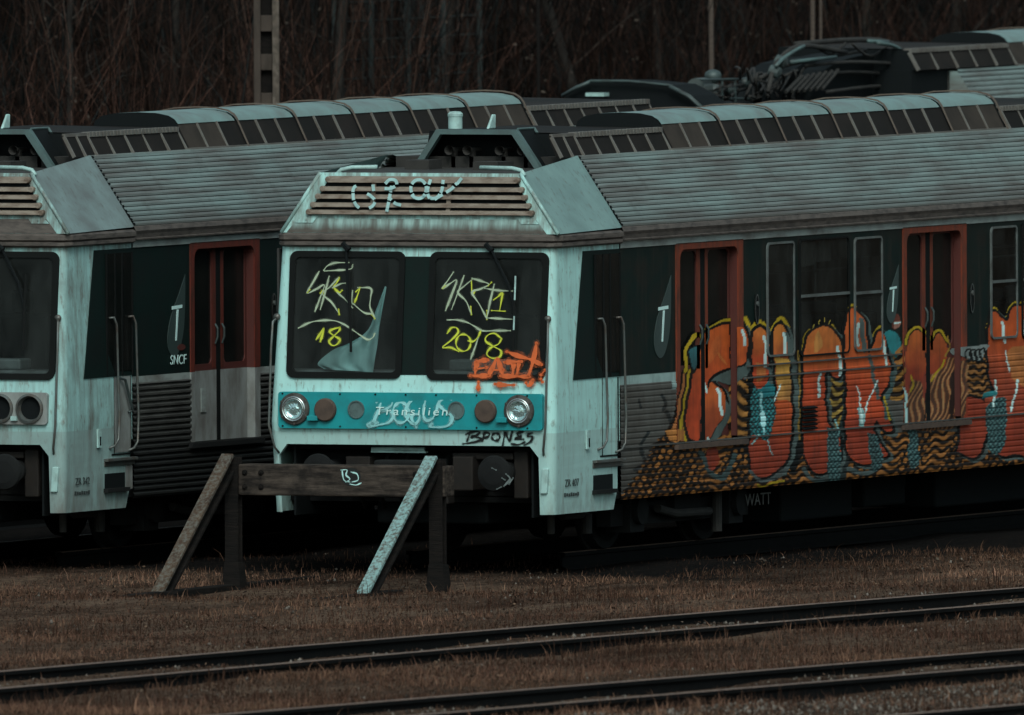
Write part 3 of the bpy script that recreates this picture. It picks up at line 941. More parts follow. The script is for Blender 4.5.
def roof_casing(parent, x0, seglen, nseg, z0=3.60, yc=0.0):
    """tall vented casing with a curved top: vent walls, curved caps, seams, mullions, dark end wall"""
    yb, yt, yr = -0.90, -0.775, 0.06
    zt = z0 + 0.245
    capp = [(yt - 0.012, zt), (yt + 0.02, zt + 0.04), (yt + 0.08, zt + 0.075), (yt + 0.20, zt + 0.098), (-0.38, zt + 0.105), (-0.16, zt + 0.095), (yr - 0.09, zt + 0.07), (yr - 0.02, zt + 0.025), (yr, zt - 0.04)]
    x1 = x0 + seglen * nseg
    cas = MB()
    cas.grid(lambda a, b: (a, *b), [x0, x1], [(yb, z0), (yt, zt)])
    cas.grid(lambda a, b: (a, *b), [x0, x1], [(yr, zt - 0.04), (yr, z0)])
    body = cas.build("roof_casing", VENT, parent)
    end = MB()
    prof = [(yb, z0), (yt - 0.01, zt)] + capp + [(yr, z0)]
    for xx in (x0 - 0.005, x1 + 0.005):
        end = MB()
        end.plate([[(p[0], p[1]) for p in prof]], lambda a, b, xx=xx: (xx, a, b))
        end.build("casing_end_wall", BLACK, body)
    for i in (0, nseg - 1):
        vb = MB()
        vb.grid(lambda a, b: (a, *b), [x0 + i * seglen + 0.03, x0 + (i + 1) * seglen - 0.03 - (0.42 if i == 0 else 0)], [(yb - 0.004, z0 + 0.005), (yt - 0.004, zt - 0.003)])
        vb.build("brown_vent_panel", VENTB, body)
    for i in range(nseg):
        a, b = x0 + i * seglen, x0 + (i + 1) * seglen
        cp = MB()
        cp.grid(lambda q, w: (q, *w), [a + 0.02, b - 0.02], capp)
        cp.build("casing_cap", CAP, body, smooth=True)
    for i in range(1, nseg + 1):
        sm = MB()
        a = x0 + i * seglen
        path = [(yb - 0.01, z0)] + [(p[0] * 1.0, p[1] + 0.012) for p in capp]
        sm.loft([[(a - 0.016, y - 0.012, z) for y, z in path], [(a - 0.016, y - 0.012, z + 0.012) for y, z in path],
                 [(a + 0.016, y - 0.012, z + 0.012) for y, z in path], [(a + 0.016, y - 0.012, z) for y, z in path]], closed=False)
        sm.build("casing_seam", SEAM, body)
    ml = MB()
    for i in range(nseg):
        for k in (1, 2):
            a = x0 + (i + k / 3) * seglen
            ml.beam((a, yb - 0.008, z0), (a, yt - 0.008, zt), 0.022, 0.02, (1, 0, 0))
    ml.beam((x0, yb - 0.006, z0 + 0.012), (x1, yb - 0.006, z0 + 0.012), 0.02, 0.024)
    ml.build("casing_mullion", MULL, body)
    return body


def low_casing(parent, x0, x1, npan, z0=3.60):
    yb, yt = -0.90, -0.80
    zt = z0 + 0.20
    cas = MB()
    cas.grid(lambda a, b: (a, *b), [x0, x1], [(yb, z0), (yt, zt), (yt + 0.03, zt + 0.012), (0.62, zt + 0.03), (0.66, z0)])
    cas.plate([[(yb, z0), (yt, zt), (0.62, zt + 0.03), (0.66, z0)]], lambda a, b: (x1, a, b))
    body = cas.build("low_roof_vent", VENT, parent)
    ew_ = MB(); ew_.plate([[(yb, z0), (yt, zt), (0.62, zt + 0.03), (0.66, z0)]], lambda a, b: (x0 - 0.002, a, b)); ew_.build("vent_end_wall", BLACK, body)
    ml = MB()
    for i in range(npan + 1):
        a = x0 + (x1 - x0) * i / npan
        ml.beam((a, yb - 0.008, z0), (a, yt - 0.004, zt - 0.02), 0.036 if i % 2 == 0 else 0.024, 0.02, (1, 0, 0))
    ml.build("vent_mullion", MULL, body)
    fz = MB()
    n = int((x1 - x0) / 0.075)
    for i in range(n):
        a = x0 + (x1 - x0) * (i + 0.2) / n
        fz.box(a, a + 0.05, yt - 0.03, yt + 0.05, zt - 0.025, zt + 0.02)
    fz.box(x0, x1, yt - 0.022, yt + 0.06, zt - 0.012, zt + 0.013)
    fz.build("vent_top_grating", MULL, body)
    return body


def side_shell(parent, s, x0, x1, doors, name="side_wall", mat=None, dx=1.2):
    """coarse coach side with ribs below the belt, door openings left out"""
    zs = [0.49]
    z = 0.50
    while z < 1.52:
        zs += [z, z + 0.012, z + 0.030, z + 0.044]
        z += 0.0535
    zs += [1.54, 1.60, 1.615, 2.78]
    zs = sorted(set(round(q, 4) for q in zs))

    def rib(zz):
        if zz < 0.5 or zz > 1.53:
            return 0.0
        ph = ((zz - 0.50) % 0.0535) / 0.0535
        return 0.016 if 0.2 < ph < 0.62 else 0.0
    xs = {x0, x1}
    for d in doors:
        xs |= {d[0], d[1]}
    xs = sorted(xs)
    mb = MB()
    for a, b in zip(xs[:-1], xs[1:]):
        isdoor = any(d[0] <= (a + b) / 2 <= d[1] for d in doors)
        for zi in range(len(zs) - 1):
            if isdoor and zs[zi] >= 0.955:
                continue
            zz0, zz1 = zs[zi], zs[zi + 1]
            mb.k = 1 if zz0 >= 1.6 else (2 if zz0 >= 1.535 else 0)
            mb.add([(a, s * (HS + rib(zz0)), zz0), (b, s * (HS + rib(zz0)), zz0), (b, s * (HS + rib(zz1)), zz1), (a, s * (HS + rib(zz1)), zz1)], [(0, 1, 2, 3)])
    mb.k = max(mb.k, 1)
    return mb.build(name, [mat or GRILLE, DGREEN, GUTTER], parent)


def door(parent, s, x0, x1, mural=False, lower=None, zb=0.955):
    """double sliding door in a red frame"""
    zt = 2.785
    zs_ = zb + 0.03 if lower is None else 1.60
    i_ = rrect(x0 + 0.085, x1 - 0.12, zb + 0.03, zt - 0.06, 0.10)
    i_ = [q for q in i_ if q[1] > 1.8]
    fr = MB()
    o = [(x1, zs_), (x1, zt), (x0, zt), (x0, zs_), (x0 + 0.085, zs_)] + i_[::-1] + [(x1 - 0.12, zs_)]
    fr.plate([o], lambda a, b: (a, s * (HS + 0.012), b), 0.012, (0, -s, 0))
    frame = fr.build("door", RED if mural or lower is None else REDMID, parent)
    fr = MB()
    fr.plate([o], lambda a, b: (a, s * (HS - 0.0005), b), 0.10, (0, -s, 0))
    fr.build("door_reveal", REDDK, frame)
    if lower is not None:
        for xa_, xb_ in ((x0, x0 + 0.085), (x1 - 0.12, x1)):
            g = MB()
            g.box(xa_, xb_, s * (HS + 0.012), s * (HS - 0.09), zb, zs_ - 0.002)
            g.build("grey_jamb", lower, frame)
    if mural:
        paint_grid(frame, "painted_jamb", [x0 + 0.002, x0 + 0.094], zb, 1.98, HS + 0.0145, lambda x, z: z < 9, soft=True)
        paint_grid(frame, "painted_jamb", [x1 - 0.163, x1 - 0.002], zb, 1.98, HS + 0.0145, lambda x, z: z < 9, soft=True)
    xa, xb = x0 + 0.08, x1 - 0.10
    xm = (xa + xb) / 2 + 0.02
    yl = HS - 0.07
    for k, (a, b) in enumerate(((xa, xm - 0.045), (xm + 0.045, xb))):
        lf = MB()
        win = rrect(a + (0.03 if k == 0 else 0.085), b - (0.10 if k == 0 else 0.06), 1.66, 2.70, 0.06)
        lf.plate([[(a, zb), (b, zb), (b, zt - 0.04), (a, zt - 0.04)], win[::-1]], lambda p, q: (p, s * yl, q), 0.03, (0, -s, 0))
        leaf = lf.build("door_leaf", REDDK, frame)
        stl = MB()
        if k == 0:
            stl.box(b - 0.095, b - 0.02, s * (yl + 0.003), s * (yl + 0.001), 1.62, zt - 0.06)
        else:
            stl.box(a + 0.012, a + 0.075, s * (yl + 0.003), s * (yl + 0.001), 1.62, zt - 0.06)
        stl.build("meeting_stile", RED if mural or lower is None else REDMID, frame)
        if lower is not None:
            gm = MB()
            gm.box(a + 0.001, b - 0.001, s * (yl + 0.003), s * (yl + 0.001), zb, 1.60)
            gm.build("grey_leaf_panel", lower, frame)
        g2 = MB()
        g2.box(a + 0.02, b - 0.02, s * (yl - 0.02), s * (yl - 0.012), 1.6, 2.72)
        g2.build("door_glass", DGLASS, frame)
        if mural:
            paint_grid(frame, "painted_leaf", [a + 0.001, b - 0.001], zb + 0.002, 2.2, yl + 0.003, None, shift=-0.075 * 101)
    ga = MB()
    ga.box(xm - 0.046, xm + 0.052, s * (yl + 0.002), s * (yl - 0.035), zb, zt - 0.04)
    ga.build("rubber_seal", RUBBER, frame)
    hd = MB()
    for q in (-0.075, 0.075):
        hd.tube([(xm + q, s * (yl + 0.006), 1.84), (xm + q, s * (yl + 0.03), 1.90), (xm + q, s * (yl + 0.03), 1.98), (xm + q, s * (yl + 0.006), 2.02)], 0.010, 6)
    hd.build("door_handle", STEELDK, frame)
    st = MB()
    st.box(x0 - 0.06, x1 + 0.02, s * (HS + 0.05), s * (HS - 0.06), zb - 0.05, zb - 0.005)
    if mural:
        st.build("door_step", RUSTW, frame)
    else:
        st.build("door_step", SOOT, frame)
    return frame


def coach_window(parent, s, x0, x1, z0, z1, bar=None, bright=True, mural=False):
    fr = MB()
    w = 0.02 if bright else 0.016
    o, i_ = rrect(x0, x1, z0, z1, 0.06), rrect(x0 + w, x1 - w, z0 + w, z1 - w, 0.045)
    fr.plate([o, i_[::-1]], lambda a, b: (a, s * (HS + 0.02), b), 0.018, (0, -s, 0))
    f = fr.build("coach_window", WFRAME if bright else RUBBER, parent)
    g = MB()
    g.plate([rrect(x0 + 0.015, x1 - 0.015, z0 + 0.015, z1 - 0.015, 0.05)], lambda a, b: (a, s * (HS + 0.008), b))
    g.build("coach_window_pane", GLASS if mural else DGLASS, f)
    if mural:
        paint_grid(f, "painted_pane", [x0 + w, x1 - w], z0 + w, 2.1, HS + 0.0105, None)
    if bar:
        bm = MB()
        bm.box(x0 + w, x1 - w, s * (HS + 0.012), s * (HS + 0.026), bar - 0.01, bar + 0.016)
        bm.build("window_bar", WFRAME, f)
    return f


def stroke(mb, pts, w, fn, n=6, smooth=True, jag=0.0):
    """ribbon of paint along points (a,b); fn maps to the surface"""
    P = smooth_line(pts, n) if smooth else [np.array(p, float) for p in pts]
    L, Rr = [], []
    for i, p in enumerate(P):
        d = P[min(i + 1, len(P) - 1)] - P[max(i - 1, 0)]
        d = d / (np.linalg.norm(d) + 1e-9)
        q = np.array([-d[1], d[0]])
        ww = w * (0.82 + 0.34 * math.sin(i * 0.37 + len(P) * 0.61 + p[0] * 0.11) + jag * random.uniform(-0.6, 0.6)) * min(1.0, 0.5 + 0.25 * min(i, len(P) - 1 - i))
        L.append(p + q * ww / 2); Rr.append(p - q * ww / 2)
    for k, (e, dirn) in enumerate(((P[0], P[0] - P[1]), (P[-1], P[-1] - P[-2]))):
        c = [e + w * 0.36 * np.array([math.cos(a), math.sin(a)]) for a in np.linspace(0, 2 * math.pi, 9)[:-1]]
        mb.add([fn(*x) for x in c], [tuple(range(8))])
    vs = [fn(*x) for x in L] + [fn(*x) for x in Rr]
    m_ = len(L)
    mb.add(vs, [(i, i + 1, m_ + i + 1, m_ + i) for i in range(m_ - 1)])


def front_pt(off):
    """photo reading -> point on the nose, off metres proud"""
    def fn(px, py):
        z = from_px(px, py, 0, -0.08)[2]
        for _ in range(2):
            p = from_px(px, py, 0, xf(z) - off)
            z = p[2]
        return (xf(z) - off, p[1], z)
    return fn


def build_train(name, label, cat, group, loc, graffiti, style):
    T = empty(name, label, cat, loc, 0, group)
    wm = WHITE if style == "clean" else WHITE_OLD
    rp = ROOFPAN if style == "clean" else ROOFPAN_OLD
    s_ = -1
    L = 22.3
    # --- nose plate with window openings
    holes = [rrect(0.095, 1.185, 1.655, 2.755, 0.07), rrect(-1.32, -0.20, 1.645, 2.755, 0.07)]
    y0 = 1.415 - 0.04 - RC
    left, right = [], []
    for z in np.linspace(1.03, 2.82, 12):
        left.append((hw(z) - 0.035 - RC, z)); right.append((-(hw(z) + 0.03 - RC), z))
    outer = left + right[::-1]
    sh = MB()
    sh.plate([outer] + [h[::-1] for h in holes], lambda a, b: (xf(b), a, b))
    zz = list(np.linspace(1.03, 2.82, 10))
    for s in (-1, 1):
        sh.loft([corner_ring(z, s) for z in zz], closed=False)
        # apron corners beside the coupler opening
        rings = []
        for i, z in enumerate(np.linspace(0.41, 1.03, 7)):
            yin = 1.20 + (0.085 if z < 0.93 else 0.085 * max(0, 1 - ((z - 0.93) / 0.1) ** 2))
            rings.append(corner_ring(z, s, yin, 1.40 - 0.10 * max(0, (0.6 - z) / 0.2)))
        sh.loft(rings, closed=False)
        sh.loft([[(p[0] + 0.05, p[1], p[2]) for p in (r[0],)] + [r[0]] for r in rings], closed=False)
    shell = sh.build("cab_shell", wm, T)
    sm = shell.data
    # --- pillar, cornice and gutter on the nose
    pb = MB()
    pb.plate([[(-0.195, 1.665), (0.09, 1.665), (0.09, 2.735), (-0.195, 2.735)]], lambda a, b: (xf(b) - 0.004, a, b), 0.003, (1, 0, 0))
    pb.build("window_pillar", DGREEN, T)
    co = MB()
    prof = [(-0.03, 2.82), (-0.055, 2.835), (-0.055, 2.86), (-0.035, 2.87), (-0.06, 2.885), (-0.06, 2.925), (-0.03, 2.945)]
    rings = []
    for o_, z in prof:
        e = -o_ - 0.0
        rings.append([(1.46, 1.40 + e - 0.02, z), (0.06, 1.32 + e - 0.02, z), (-e + 0.03, 1.27 + e * 0.6, z), (-e, 1.22 + e * 0.6, z),
                      (-e, -1.29 - e, z), (-e + 0.03, -1.345 - e, z), (0.06, -1.41 - e + 0.02, z), (1.46, -1.41 - e + 0.02, z)])
    co.loft(rings, closed=False)
    co.build("front_cornice", BROWNED, T)
    # --- windows
    for k, (c0, c1, b0, b1) in enumerate(((0.07, 1.21, 1.63, 2.78), (-1.345, -0.175, 1.62, 2.78))):
        rr = MB()
        rubber_ring(rr, c0, c1, b0, b1, 0.055, xf)
        fw = rr.build("front_window", RUBBER, T)
        gm = MB()
        gm.plate([rrect(c0 + 0.04, c1 - 0.04, b0 + 0.04, b1 - 0.04, 0.06)], lambda a, b: (xf(b) - 0.004, a, b))
        gm.build("windscreen_pane", GLASS, fw)
    cab = MB()
    cab.box(0.95, 0.97, -1.36, 1.36, 1.0, 2.8)
    cab.box(0.02, 0.95, -1.36, -1.34, 1.0, 2.8)
    cab.box(0.02, 0.95, 1.34, 1.36, 1.0, 2.8)
    cab.box(0.05, 0.95, -1.34, 1.34, 2.79, 2.80)
    cab.build("cab_interior", INSIDE, T)
    ds = MB()
    ds.box(-0.03, 0.33, -1.33, 1.33, 1.58, 1.70)
    ds.box(0.10, 0.36, -0.9, -0.3, 1.70, 1.80)
    ds.build("dashboard", DASH, T, 0.02)
    se = MB()
    se.box(0.62, 0.72, 0.35, 0.85, 1.55, 2.15); se.box(0.62, 0.72, -0.95, -0.45, 1.55, 2.2)
    se.box(0.55, 0.66, -0.80, -0.60, 2.2, 2.42)
    se.build("driver_seat", RUBBER, T, 0.04)
    # --- wipers
    wf = front_pt(0.045)
    for arm, blade in (((346, 244, 348, 300), (349, 270, 351, 352)), ((489, 245, 508, 284), (515, 275, 513, 351))):
        wb = MB()
        pts = [wf(arm[0], arm[1]), wf(arm[2], arm[3])]
        wb.tube(pts, 0.013, 6)
        wb.tube([wf(arm[2], arm[3]), wf((blade[0] + blade[2]) / 2, (blade[1] + blade[3]) / 2 - 5)], 0.010, 6)
        wb.tube([wf(arm[0] - 3, arm[1] - 1), wf(arm[0] + 3, arm[1] + 6)], 0.03, 6)
        w_ = wb.build("wiper", BLACK, T)
        bb = MB()
        bb.tube([wf(blade[0], blade[1]), wf(blade[2], blade[3])], 0.012, 6)
        bb.build("wiper_blade", RUBBER, w_)
        if arm[0] > 400 and style == "clean":
            for qa, qb in ((276, 300), (316, 330)):
                gg = MB(); gg.tube([np.array(wf(516 - (qa - 275) / 30, qa)) + np.array([-0.012, 0, 0]), np.array(wf(516 - (qb - 275) / 30, qb)) + np.array([-0.012, 0, 0])], 0.008, 6)
                gg.build("wiper_glint", PALE, w_)  # pale strips stand in for glints on the blade
    # --- lamps
    if style == "clean":
        lp = MB()
        lp.plate([rrect(-1.345, 1.265, 1.175, 1.505, 0.03)], lambda a, b: (xf(1.34) - 0.045, a, b), 0.06, (1, 0, 0))
        pan = lp.build("lamp_panel", TEAL, T, 0.006)
        X = xf(1.34) - 0.045
        for y in (1.10, -1.12):
            h = MB()
            h.lathe([(0.118, 0.03), (0.112, 0.042), (0.104, 0.042), (0.099, 0.034), (0.096, 0.036), (0.088, 0.040), (0.084, 0.030)], (X, y, 1.35), n=32)
            hl = h.build("headlight", CHROME, T, smooth=True)
            rn = MB()
            rn.lathe([(0.148, -0.002), (0.148, 0.012), (0.140, 0.026), (0.118, 0.031), (0.117, 0.02), (0.08, 0.01)], (X, y, 1.35), n=32)
            for q in range(6):
                a = q * math.pi / 3 + 0.5
                rn.lathe([(0.014, 0), (0.014, 0.03), (0.0, 0.033)], (X, y + 0.135 * math.cos(a), 1.35 + 0.135 * math.sin(a)), n=8)
            rn.build("headlight_rim", RIMM, hl)
            ln = MB()
            ln.lathe([(0.086, 0.034), (0.075, 0.018), (0.055, 0.012), (0.035, 0.02), (0.015, 0.024), (0.0, 0.025)], (X, y, 1.35), n=28)
            ln.build("headlight_lens", LENS, hl, smooth=True)
        for y in (0.79, -0.795):
            h = MB()
            h.lathe([(0.105, 0), (0.105, 0.03), (0.095, 0.042), (0.0, 0.045)], (X, y, 1.345), n=28)
            h.build("lamp_cover", RUSTW, T, smooth=False)
        for y in (0.49, -0.50):
            h = MB()
            h.lathe([(0.082, 0), (0.082, 0.012), (0.07, 0.012), (0.068, 0.004), (0.0, 0.006)], (X, y, 1.35), n=24)
            h.build("marker_lamp", DULL, T)
        for y in (0.92, -0.95):
            h = MB()
            h.box(X - 0.05, X, y - 0.06, y + 0.04, 1.245, 1.29)
            h.build("lamp_bracket", TEAL, T, 0.004)
        bolts = MB()
        for y in (-1.2, -0.7, -0.3, 0.0, 0.3, 0.65, 1.22):
            for z in (1.195, 1.488):
                bolts.lathe([(0.009, 0), (0.009, 0.006), (0, 0.007)], (X, y, z), n=8)
        bolts.build("panel_bolts", BLACK, pan)
    else:
        X = xf(1.34) - 0.04
        lp = MB()
        holes_ = [[(y + 0.112 * math.cos(a), 1.36 + 0.112 * math.sin(a)) for a in np.linspace(0, 2 * math.pi, 25)[:-1]] for y in (1.10, 0.80, -0.82, -1.12)]
        lp.plate([rrect(-1.29, 1.25, 1.215, 1.505, 0.03)] + [h[::-1] for h in holes_], lambda a, b: (X, a, b), 0.05, (1, 0, 0))
        pan = lp.build("lamp_panel", GREYDOOR, T, 0.004)
        for y in (1.10, 0.80, -0.82, -1.12):
            h = MB()
            h.lathe([(0.135, -0.01), (0.135, 0.02), (0.115, 0.025), (0.112, 0.0), (0.10, -0.03), (0.0, -0.034)], (X, y, 1.36), n=28)
            h.k = 0
            hl = h.build("empty_lamp_socket", STEEL, T, smooth=False)
            d = MB()
            d.lathe([(0.112, -0.028), (0.0, -0.026)], (X, y, 1.36), n=24)
            d.build("socket_hole", BLACK, hl)
        tb = MB()
        tb.box(X - 0.03, X, -1.0, -0.94, 1.25, 1.29); tb.box(X - 0.03, X, 0.92, 0.98, 1.25, 1.29)
        tb.build("panel_catch", PALE, pan)
    # --- handrails on the nose corners
    for y, yy in ((1.345, 1.30), (-1.375, -1.355)):
        hb = MB()
        pts = [(xf(2.17) - 0.005, y * 0.985, 2.17), (xf(2.14) - 0.05, y, 2.14), (xf(1.9) - 0.055, y * 1.005, 1.9), (xf(1.2) - 0.055, y * 1.005, 1.2),
               (xf(1.0) - 0.05, yy, 1.0), (xf(0.95) - 0.0, yy * 0.985, 0.95)]
        hb.tube(pts, 0.011, 8)
        hb.lathe([(0.032, 0), (0.03, 0.02), (0.0, 0.025)], (xf(2.17), y * 0.985, 2.18), n=12)
        hb.build("nose_handrail", STEEL, T, smooth=True)
    # --- cab roof: raked louvred front, side panels, deck
    fr = MB()
    fr.plate([[(-1.445, 2.945), (1.295, 2.945), (0.945, 3.49), (-1.03, 3.49)]], lambda a, b: (louvre_x(b), a, b))
    fr.build("cab_roof_front", wm, T)
    stn = MB()
    stn.plate([[(-1.33, 2.948), (1.24, 2.948), (1.14, 3.075), (-1.22, 3.075)]], lambda a, b: (louvre_x(b) - 0.004, a, b))
    stn.build("stained_lower_strip", BROWNED if style != "clean" else STRIP, T)
    rec = MB()
    rec.plate([[(-1.17, 3.11), (1.04, 3.11), (0.86, 3.425), (-1.01, 3.425)]], lambda a, b: (louvre_x(b) - 0.006, a, b))
    rec.build("louvre_recess", BLACK, T)
    lv = MB()
    for i, (zc, hgt) in enumerate(((3.43, 0.06), (3.345, 0.042), (3.275, 0.042), (3.20, 0.042), (3.135, 0.042))):
        yl_, yr_ = 0.93 - (3.45 - zc) * -0.42 * 1.0, -1.00 + (3.45 - zc) * -0.42
        yl_ = 0.85 + (3.43 - zc) * 0.58
        yr_ = -(1.015 + (3.43 - zc) * 0.54)
        x0 = louvre_x(zc)
        lv.hexa([(x0 - 0.055, yl_, zc - hgt / 2), (x0, yl_, zc - hgt / 2 + 0.01), (x0, yr_, zc - hgt / 2 + 0.01), (x0 - 0.055, yr_, zc - hgt / 2),
                 (x0 - 0.035, yl_, zc + hgt / 2 - 0.006), (x0, yl_, zc + hgt / 2), (x0, yr_, zc + hgt / 2), (x0 - 0.035, yr_, zc + hgt / 2 - 0.006)])
        for yy in (yl_, yr_):
            lv.lathe([(0.028, -0.02), (0.028, 0.045), (0.022, 0.05), (0.0, 0.05)], (x0, yy, zc - 0.002), n=14)
    for yy in (-0.35, 0.40):
        lv.hexa([(louvre_x(3.12) - 0.03, yy - 0.02, 3.11), (louvre_x(3.12), yy - 0.02, 3.11), (louvre_x(3.12), yy + 0.02, 3.11), (louvre_x(3.12) - 0.03, yy + 0.02, 3.11),
                 (louvre_x(3.43) - 0.03, yy - 0.02, 3.43), (louvre_x(3.43), yy - 0.02, 3.43), (louvre_x(3.43), yy + 0.02, 3.43), (louvre_x(3.43) - 0.03, yy + 0.02, 3.43)])
    lv.build("roof_louvre", LOUVRE, T, 0.006)
    for ys in ((1.14, 1.00, 0.93, 1.20), ):
        for sg in (1, -1):
            cp = MB()
            o_ = 0.0 if sg == 1 else -0.09
            q = [(sg * 0.94 + o_, 3.095), (sg * 1.09 + o_, 3.095), (sg * 1.16 + o_, 3.035), (sg * 0.985 + o_, 3.035)]
            cp.plate([q if sg == 1 else q[::-1]], lambda a, b: (louvre_x(b) - 0.012, a, b), 0.01, (1, 0, 0))
            cp.lathe([(0.011, 0), (0.011, 0.006), (0, 0.007)], (louvre_x(3.06) - 0.012, sg * 1.05 + o_, 3.065), n=8)
            cp.build("roof_corner_plate", wm, T)
    for s in (-1, 1):
        yb_, yt_ = (1.445, 1.03) if s == -1 else (1.295, 0.945)
        sp = MB()
        A = (louvre_x(2.945), s * yb_, 2.945); B = (1.49, s * 1.42, 2.965); C_ = (1.585, s * 0.94, 3.615); D_ = (louvre_x(3.49), s * yt_, 3.49)
        sp.add([A, B, C_, D_], [(0, 1, 2, 3)])
        sp.build("cab_roof_side", rp, T)
        ed = MB()
        ed.tube([A, D_], 0.018, 8)
        ed.build("roof_corner_trim", wm, T, smooth=True)
        # lip at the back edge with screw heads
        lp_ = MB()
        for i in range(16):
            f_ = (i + 0.5) / 16
            lp_.lathe([(0.012, 0), (0.012, 0.01), (0, 0.012)], (1.50 + 0.09 * f_, s * (1.425 - 0.48 * f_), 2.97 + 0.645 * f_), axis=(0, s * 0.8, 0.6), n=6)
        lp_.build("panel_screws", BLACK, T)
    dk = MB()
    dk.add([(0.07, -1.03, 3.488), (0.07, 0.945, 3.488), (1.60, 0.94, 3.50), (1.60, -0.94, 3.50)], [(0, 1, 2, 3)])
    dk.build("cab_roof_deck", ROOFSOOT, T)
    for a, b in ((0.80, 0.42), (-0.60, -1.06)):
        lip = MB()
        sgn = 1 if a > 0 else -1
        ye = a if sgn > 0 else b
        yi = b if sgn > 0 else a
        lip.tube([(0.10, ye, 3.47), (0.12, ye - sgn * 0.04, 3.515), (0.14, ye - sgn * 0.14, 3.535), (0.15, yi, 3.54)], 0.020, 8)
        lip.build("roof_edge_rod", PALE, T, smooth=True)
    for y in (-0.42, -0.2, 0.12, 0.3):
        jk = MB()
        jk.lathe([(0.02, -0.3), (0.02, 0.02), (0.04, 0.10), (0.045, 0.12)], (1.62, y, 3.66), n=12)
        jk.box(1.60, 1.66, y - 0.02, y + 0.02, 3.48, 3.66)
        jk.build("roof_horn", ROOFSOOT, T)
    jk = MB(); jk.box(1.0, 1.3, 0.28, 0.52, 3.49, 3.58); jk.build("horn_valve", ROOFSOOT, T)
    jk = MB(); jk.box(0.9, 1.25, -0.45, -0.2, 3.49, 3.57); jk.build("horn_valve", ROOFSOOT, T)
    # hood over the horns
    hx, hz, ht = 1.44, 3.495, 3.85
    hood = MB()
    th = 0.055
    out_o = [(0.64, hz), (0.40, ht), (-0.39, ht), (-0.64, hz)]
    th = 0.045
    in_o = [(0.575, hz), (0.36, ht - th), (-0.35, ht - th), (-0.575, hz)]
    hw_ = 0.66
    hood.plate([[out_o[0], out_o[1], out_o[2], out_o[3], in_o[3], in_o[2], in_o[1], in_o[0]]], lambda a, b: (hx, a, b), 0.07, (1, 0, 0))
    hd_ = hood.build("horn_hood", HOODM, T, 0.006)
    hp = MB()
    hp.add([(hx + 0.07, 0.40, ht), (hx + 0.07, -0.39, ht), (hx + 0.42, -0.39, ht + 0.0), (hx + 0.42, 0.40, ht)], [(0, 1, 2, 3)])
    hp.add([(hx + 0.07, 0.40, ht), (hx + 0.42, 0.40, ht), (hx + 0.42, 0.64, hz), (hx + 0.07, 0.64, hz)], [(0, 1, 2, 3)])
    hp.add([(hx + 0.07, -0.39, ht), (hx + 0.42, -0.39, ht), (hx + 0.42, -0.64, hz), (hx + 0.07, -0.64, hz)], [(0, 1, 2, 3)])
    hp.add([(hx + 0.42, 0.64, hz), (hx + 0.42, 0.40, ht), (hx + 0.42, -0.39, ht), (hx + 0.42, -0.64, hz)], [(0, 1, 2, 3)])
    hp.build("hood_cover", BLACK, hd_)
    he = MB()
    he.tube([(hx + 0.42, -0.39, ht + 0.004), (hx + 0.42, -0.645, hz)], 0.016, 6)
    he.tube([(hx + 0.05, -0.39, ht + 0.006), (hx + 0.42, -0.39, ht + 0.006)], 0.012, 6)
    he.tube([(hx + 0.05, -0.63, hz + 0.01), (hx + 0.42, -0.645, hz + 0.01)], 0.016, 6)
    he.build("hood_edge", HOODM, hd_)
    an = MB()
    an.lathe([(0.065, 0), (0.065, 0.11), (0.07, 0.112), (0.07, 0.135), (0.05, 0.155), (0.0, 0.16)], (hx + 0.28, 0.33, ht), (0, 0, 1), 20)
    an.build("antenna_pot", PALE, T, smooth=False)
    fin = MB()
    fin.hexa([(hx + 0.22, -0.03, ht), (hx + 0.38, -0.03, ht), (hx + 0.38, 0.0, ht), (hx + 0.22, 0.0, ht),
              (hx + 0.33, -0.025, ht + 0.13), (hx + 0.40, -0.025, ht + 0.13), (hx + 0.40, -0.005, ht + 0.13), (hx + 0.33, -0.005, ht + 0.13)])
    fin.build("antenna_fin", PALE, T, 0.01)
    # --- corrugated roof sides and centre deck
    for s in (-1, 1):
        mb = MB()
        prof = []
        n = 14
        A2, B2 = np.array([1.425, 2.968]), np.array([0.955, 3.572])
        nrm = np.array([0.79, 0.61])
        for i in range(n):
            for f_, d in ((0.0, -0.030), (0.20, -0.032), (0.24, -0.004), (0.5, 0.006), (0.93, 0.010), (0.97, -0.020)):
                p = A2 + (B2 - A2) * (i + f_) / n + nrm * d
                prof.append(p)
        prof += [np.array([0.95, 3.575]), np.array([0.965, 3.58]), np.array([0.96, 3.605]), np.array([0.90, 3.612]), np.array([0.86, 3.60])]
        mb.grid(lambda a, b: (a + 0.16 * (b[1] - 2.965) * (1 if a < 2 else 0), s * b[0], b[1]), [1.495, 6, 12, 18, L], prof)
        nP = len(prof)
        mb.mi = [1 if (q % (nP - 1)) < 84 and (q % (nP - 1)) % 6 in (0, 1, 5) else 0 for q in range(len(mb.f))]
        mb.k = 1
        mb.build("corrugated_roof_side", [CORR, GROOVE], T)
        gt = MB()
        gp = [(HS, 2.775), (HS + 0.012, 2.778), (HS + 0.012, 2.842)]
        gt.grid(lambda a, b: (a, s * b[0], b[1]), [1.463, L], gp)
        gt.build("gutter_strip", GUTTER, T)
        gt = MB()
        gp = [(HS + 0.012, 2.843), (HS + 0.05, 2.846), (HS + 0.052, 2.858), (HS + 0.022, 2.864), (HS + 0.03, 2.90), (HS + 0.045, 2.93), (HS + 0.03, 2.968), (HS, 2.975)]
        gt.grid(lambda a, b: (a, s * b[0], b[1]), [1.46, 8, 15, L], gp)
        gt.build("roof_cornice", BROWNED, T)
    dk = MB()
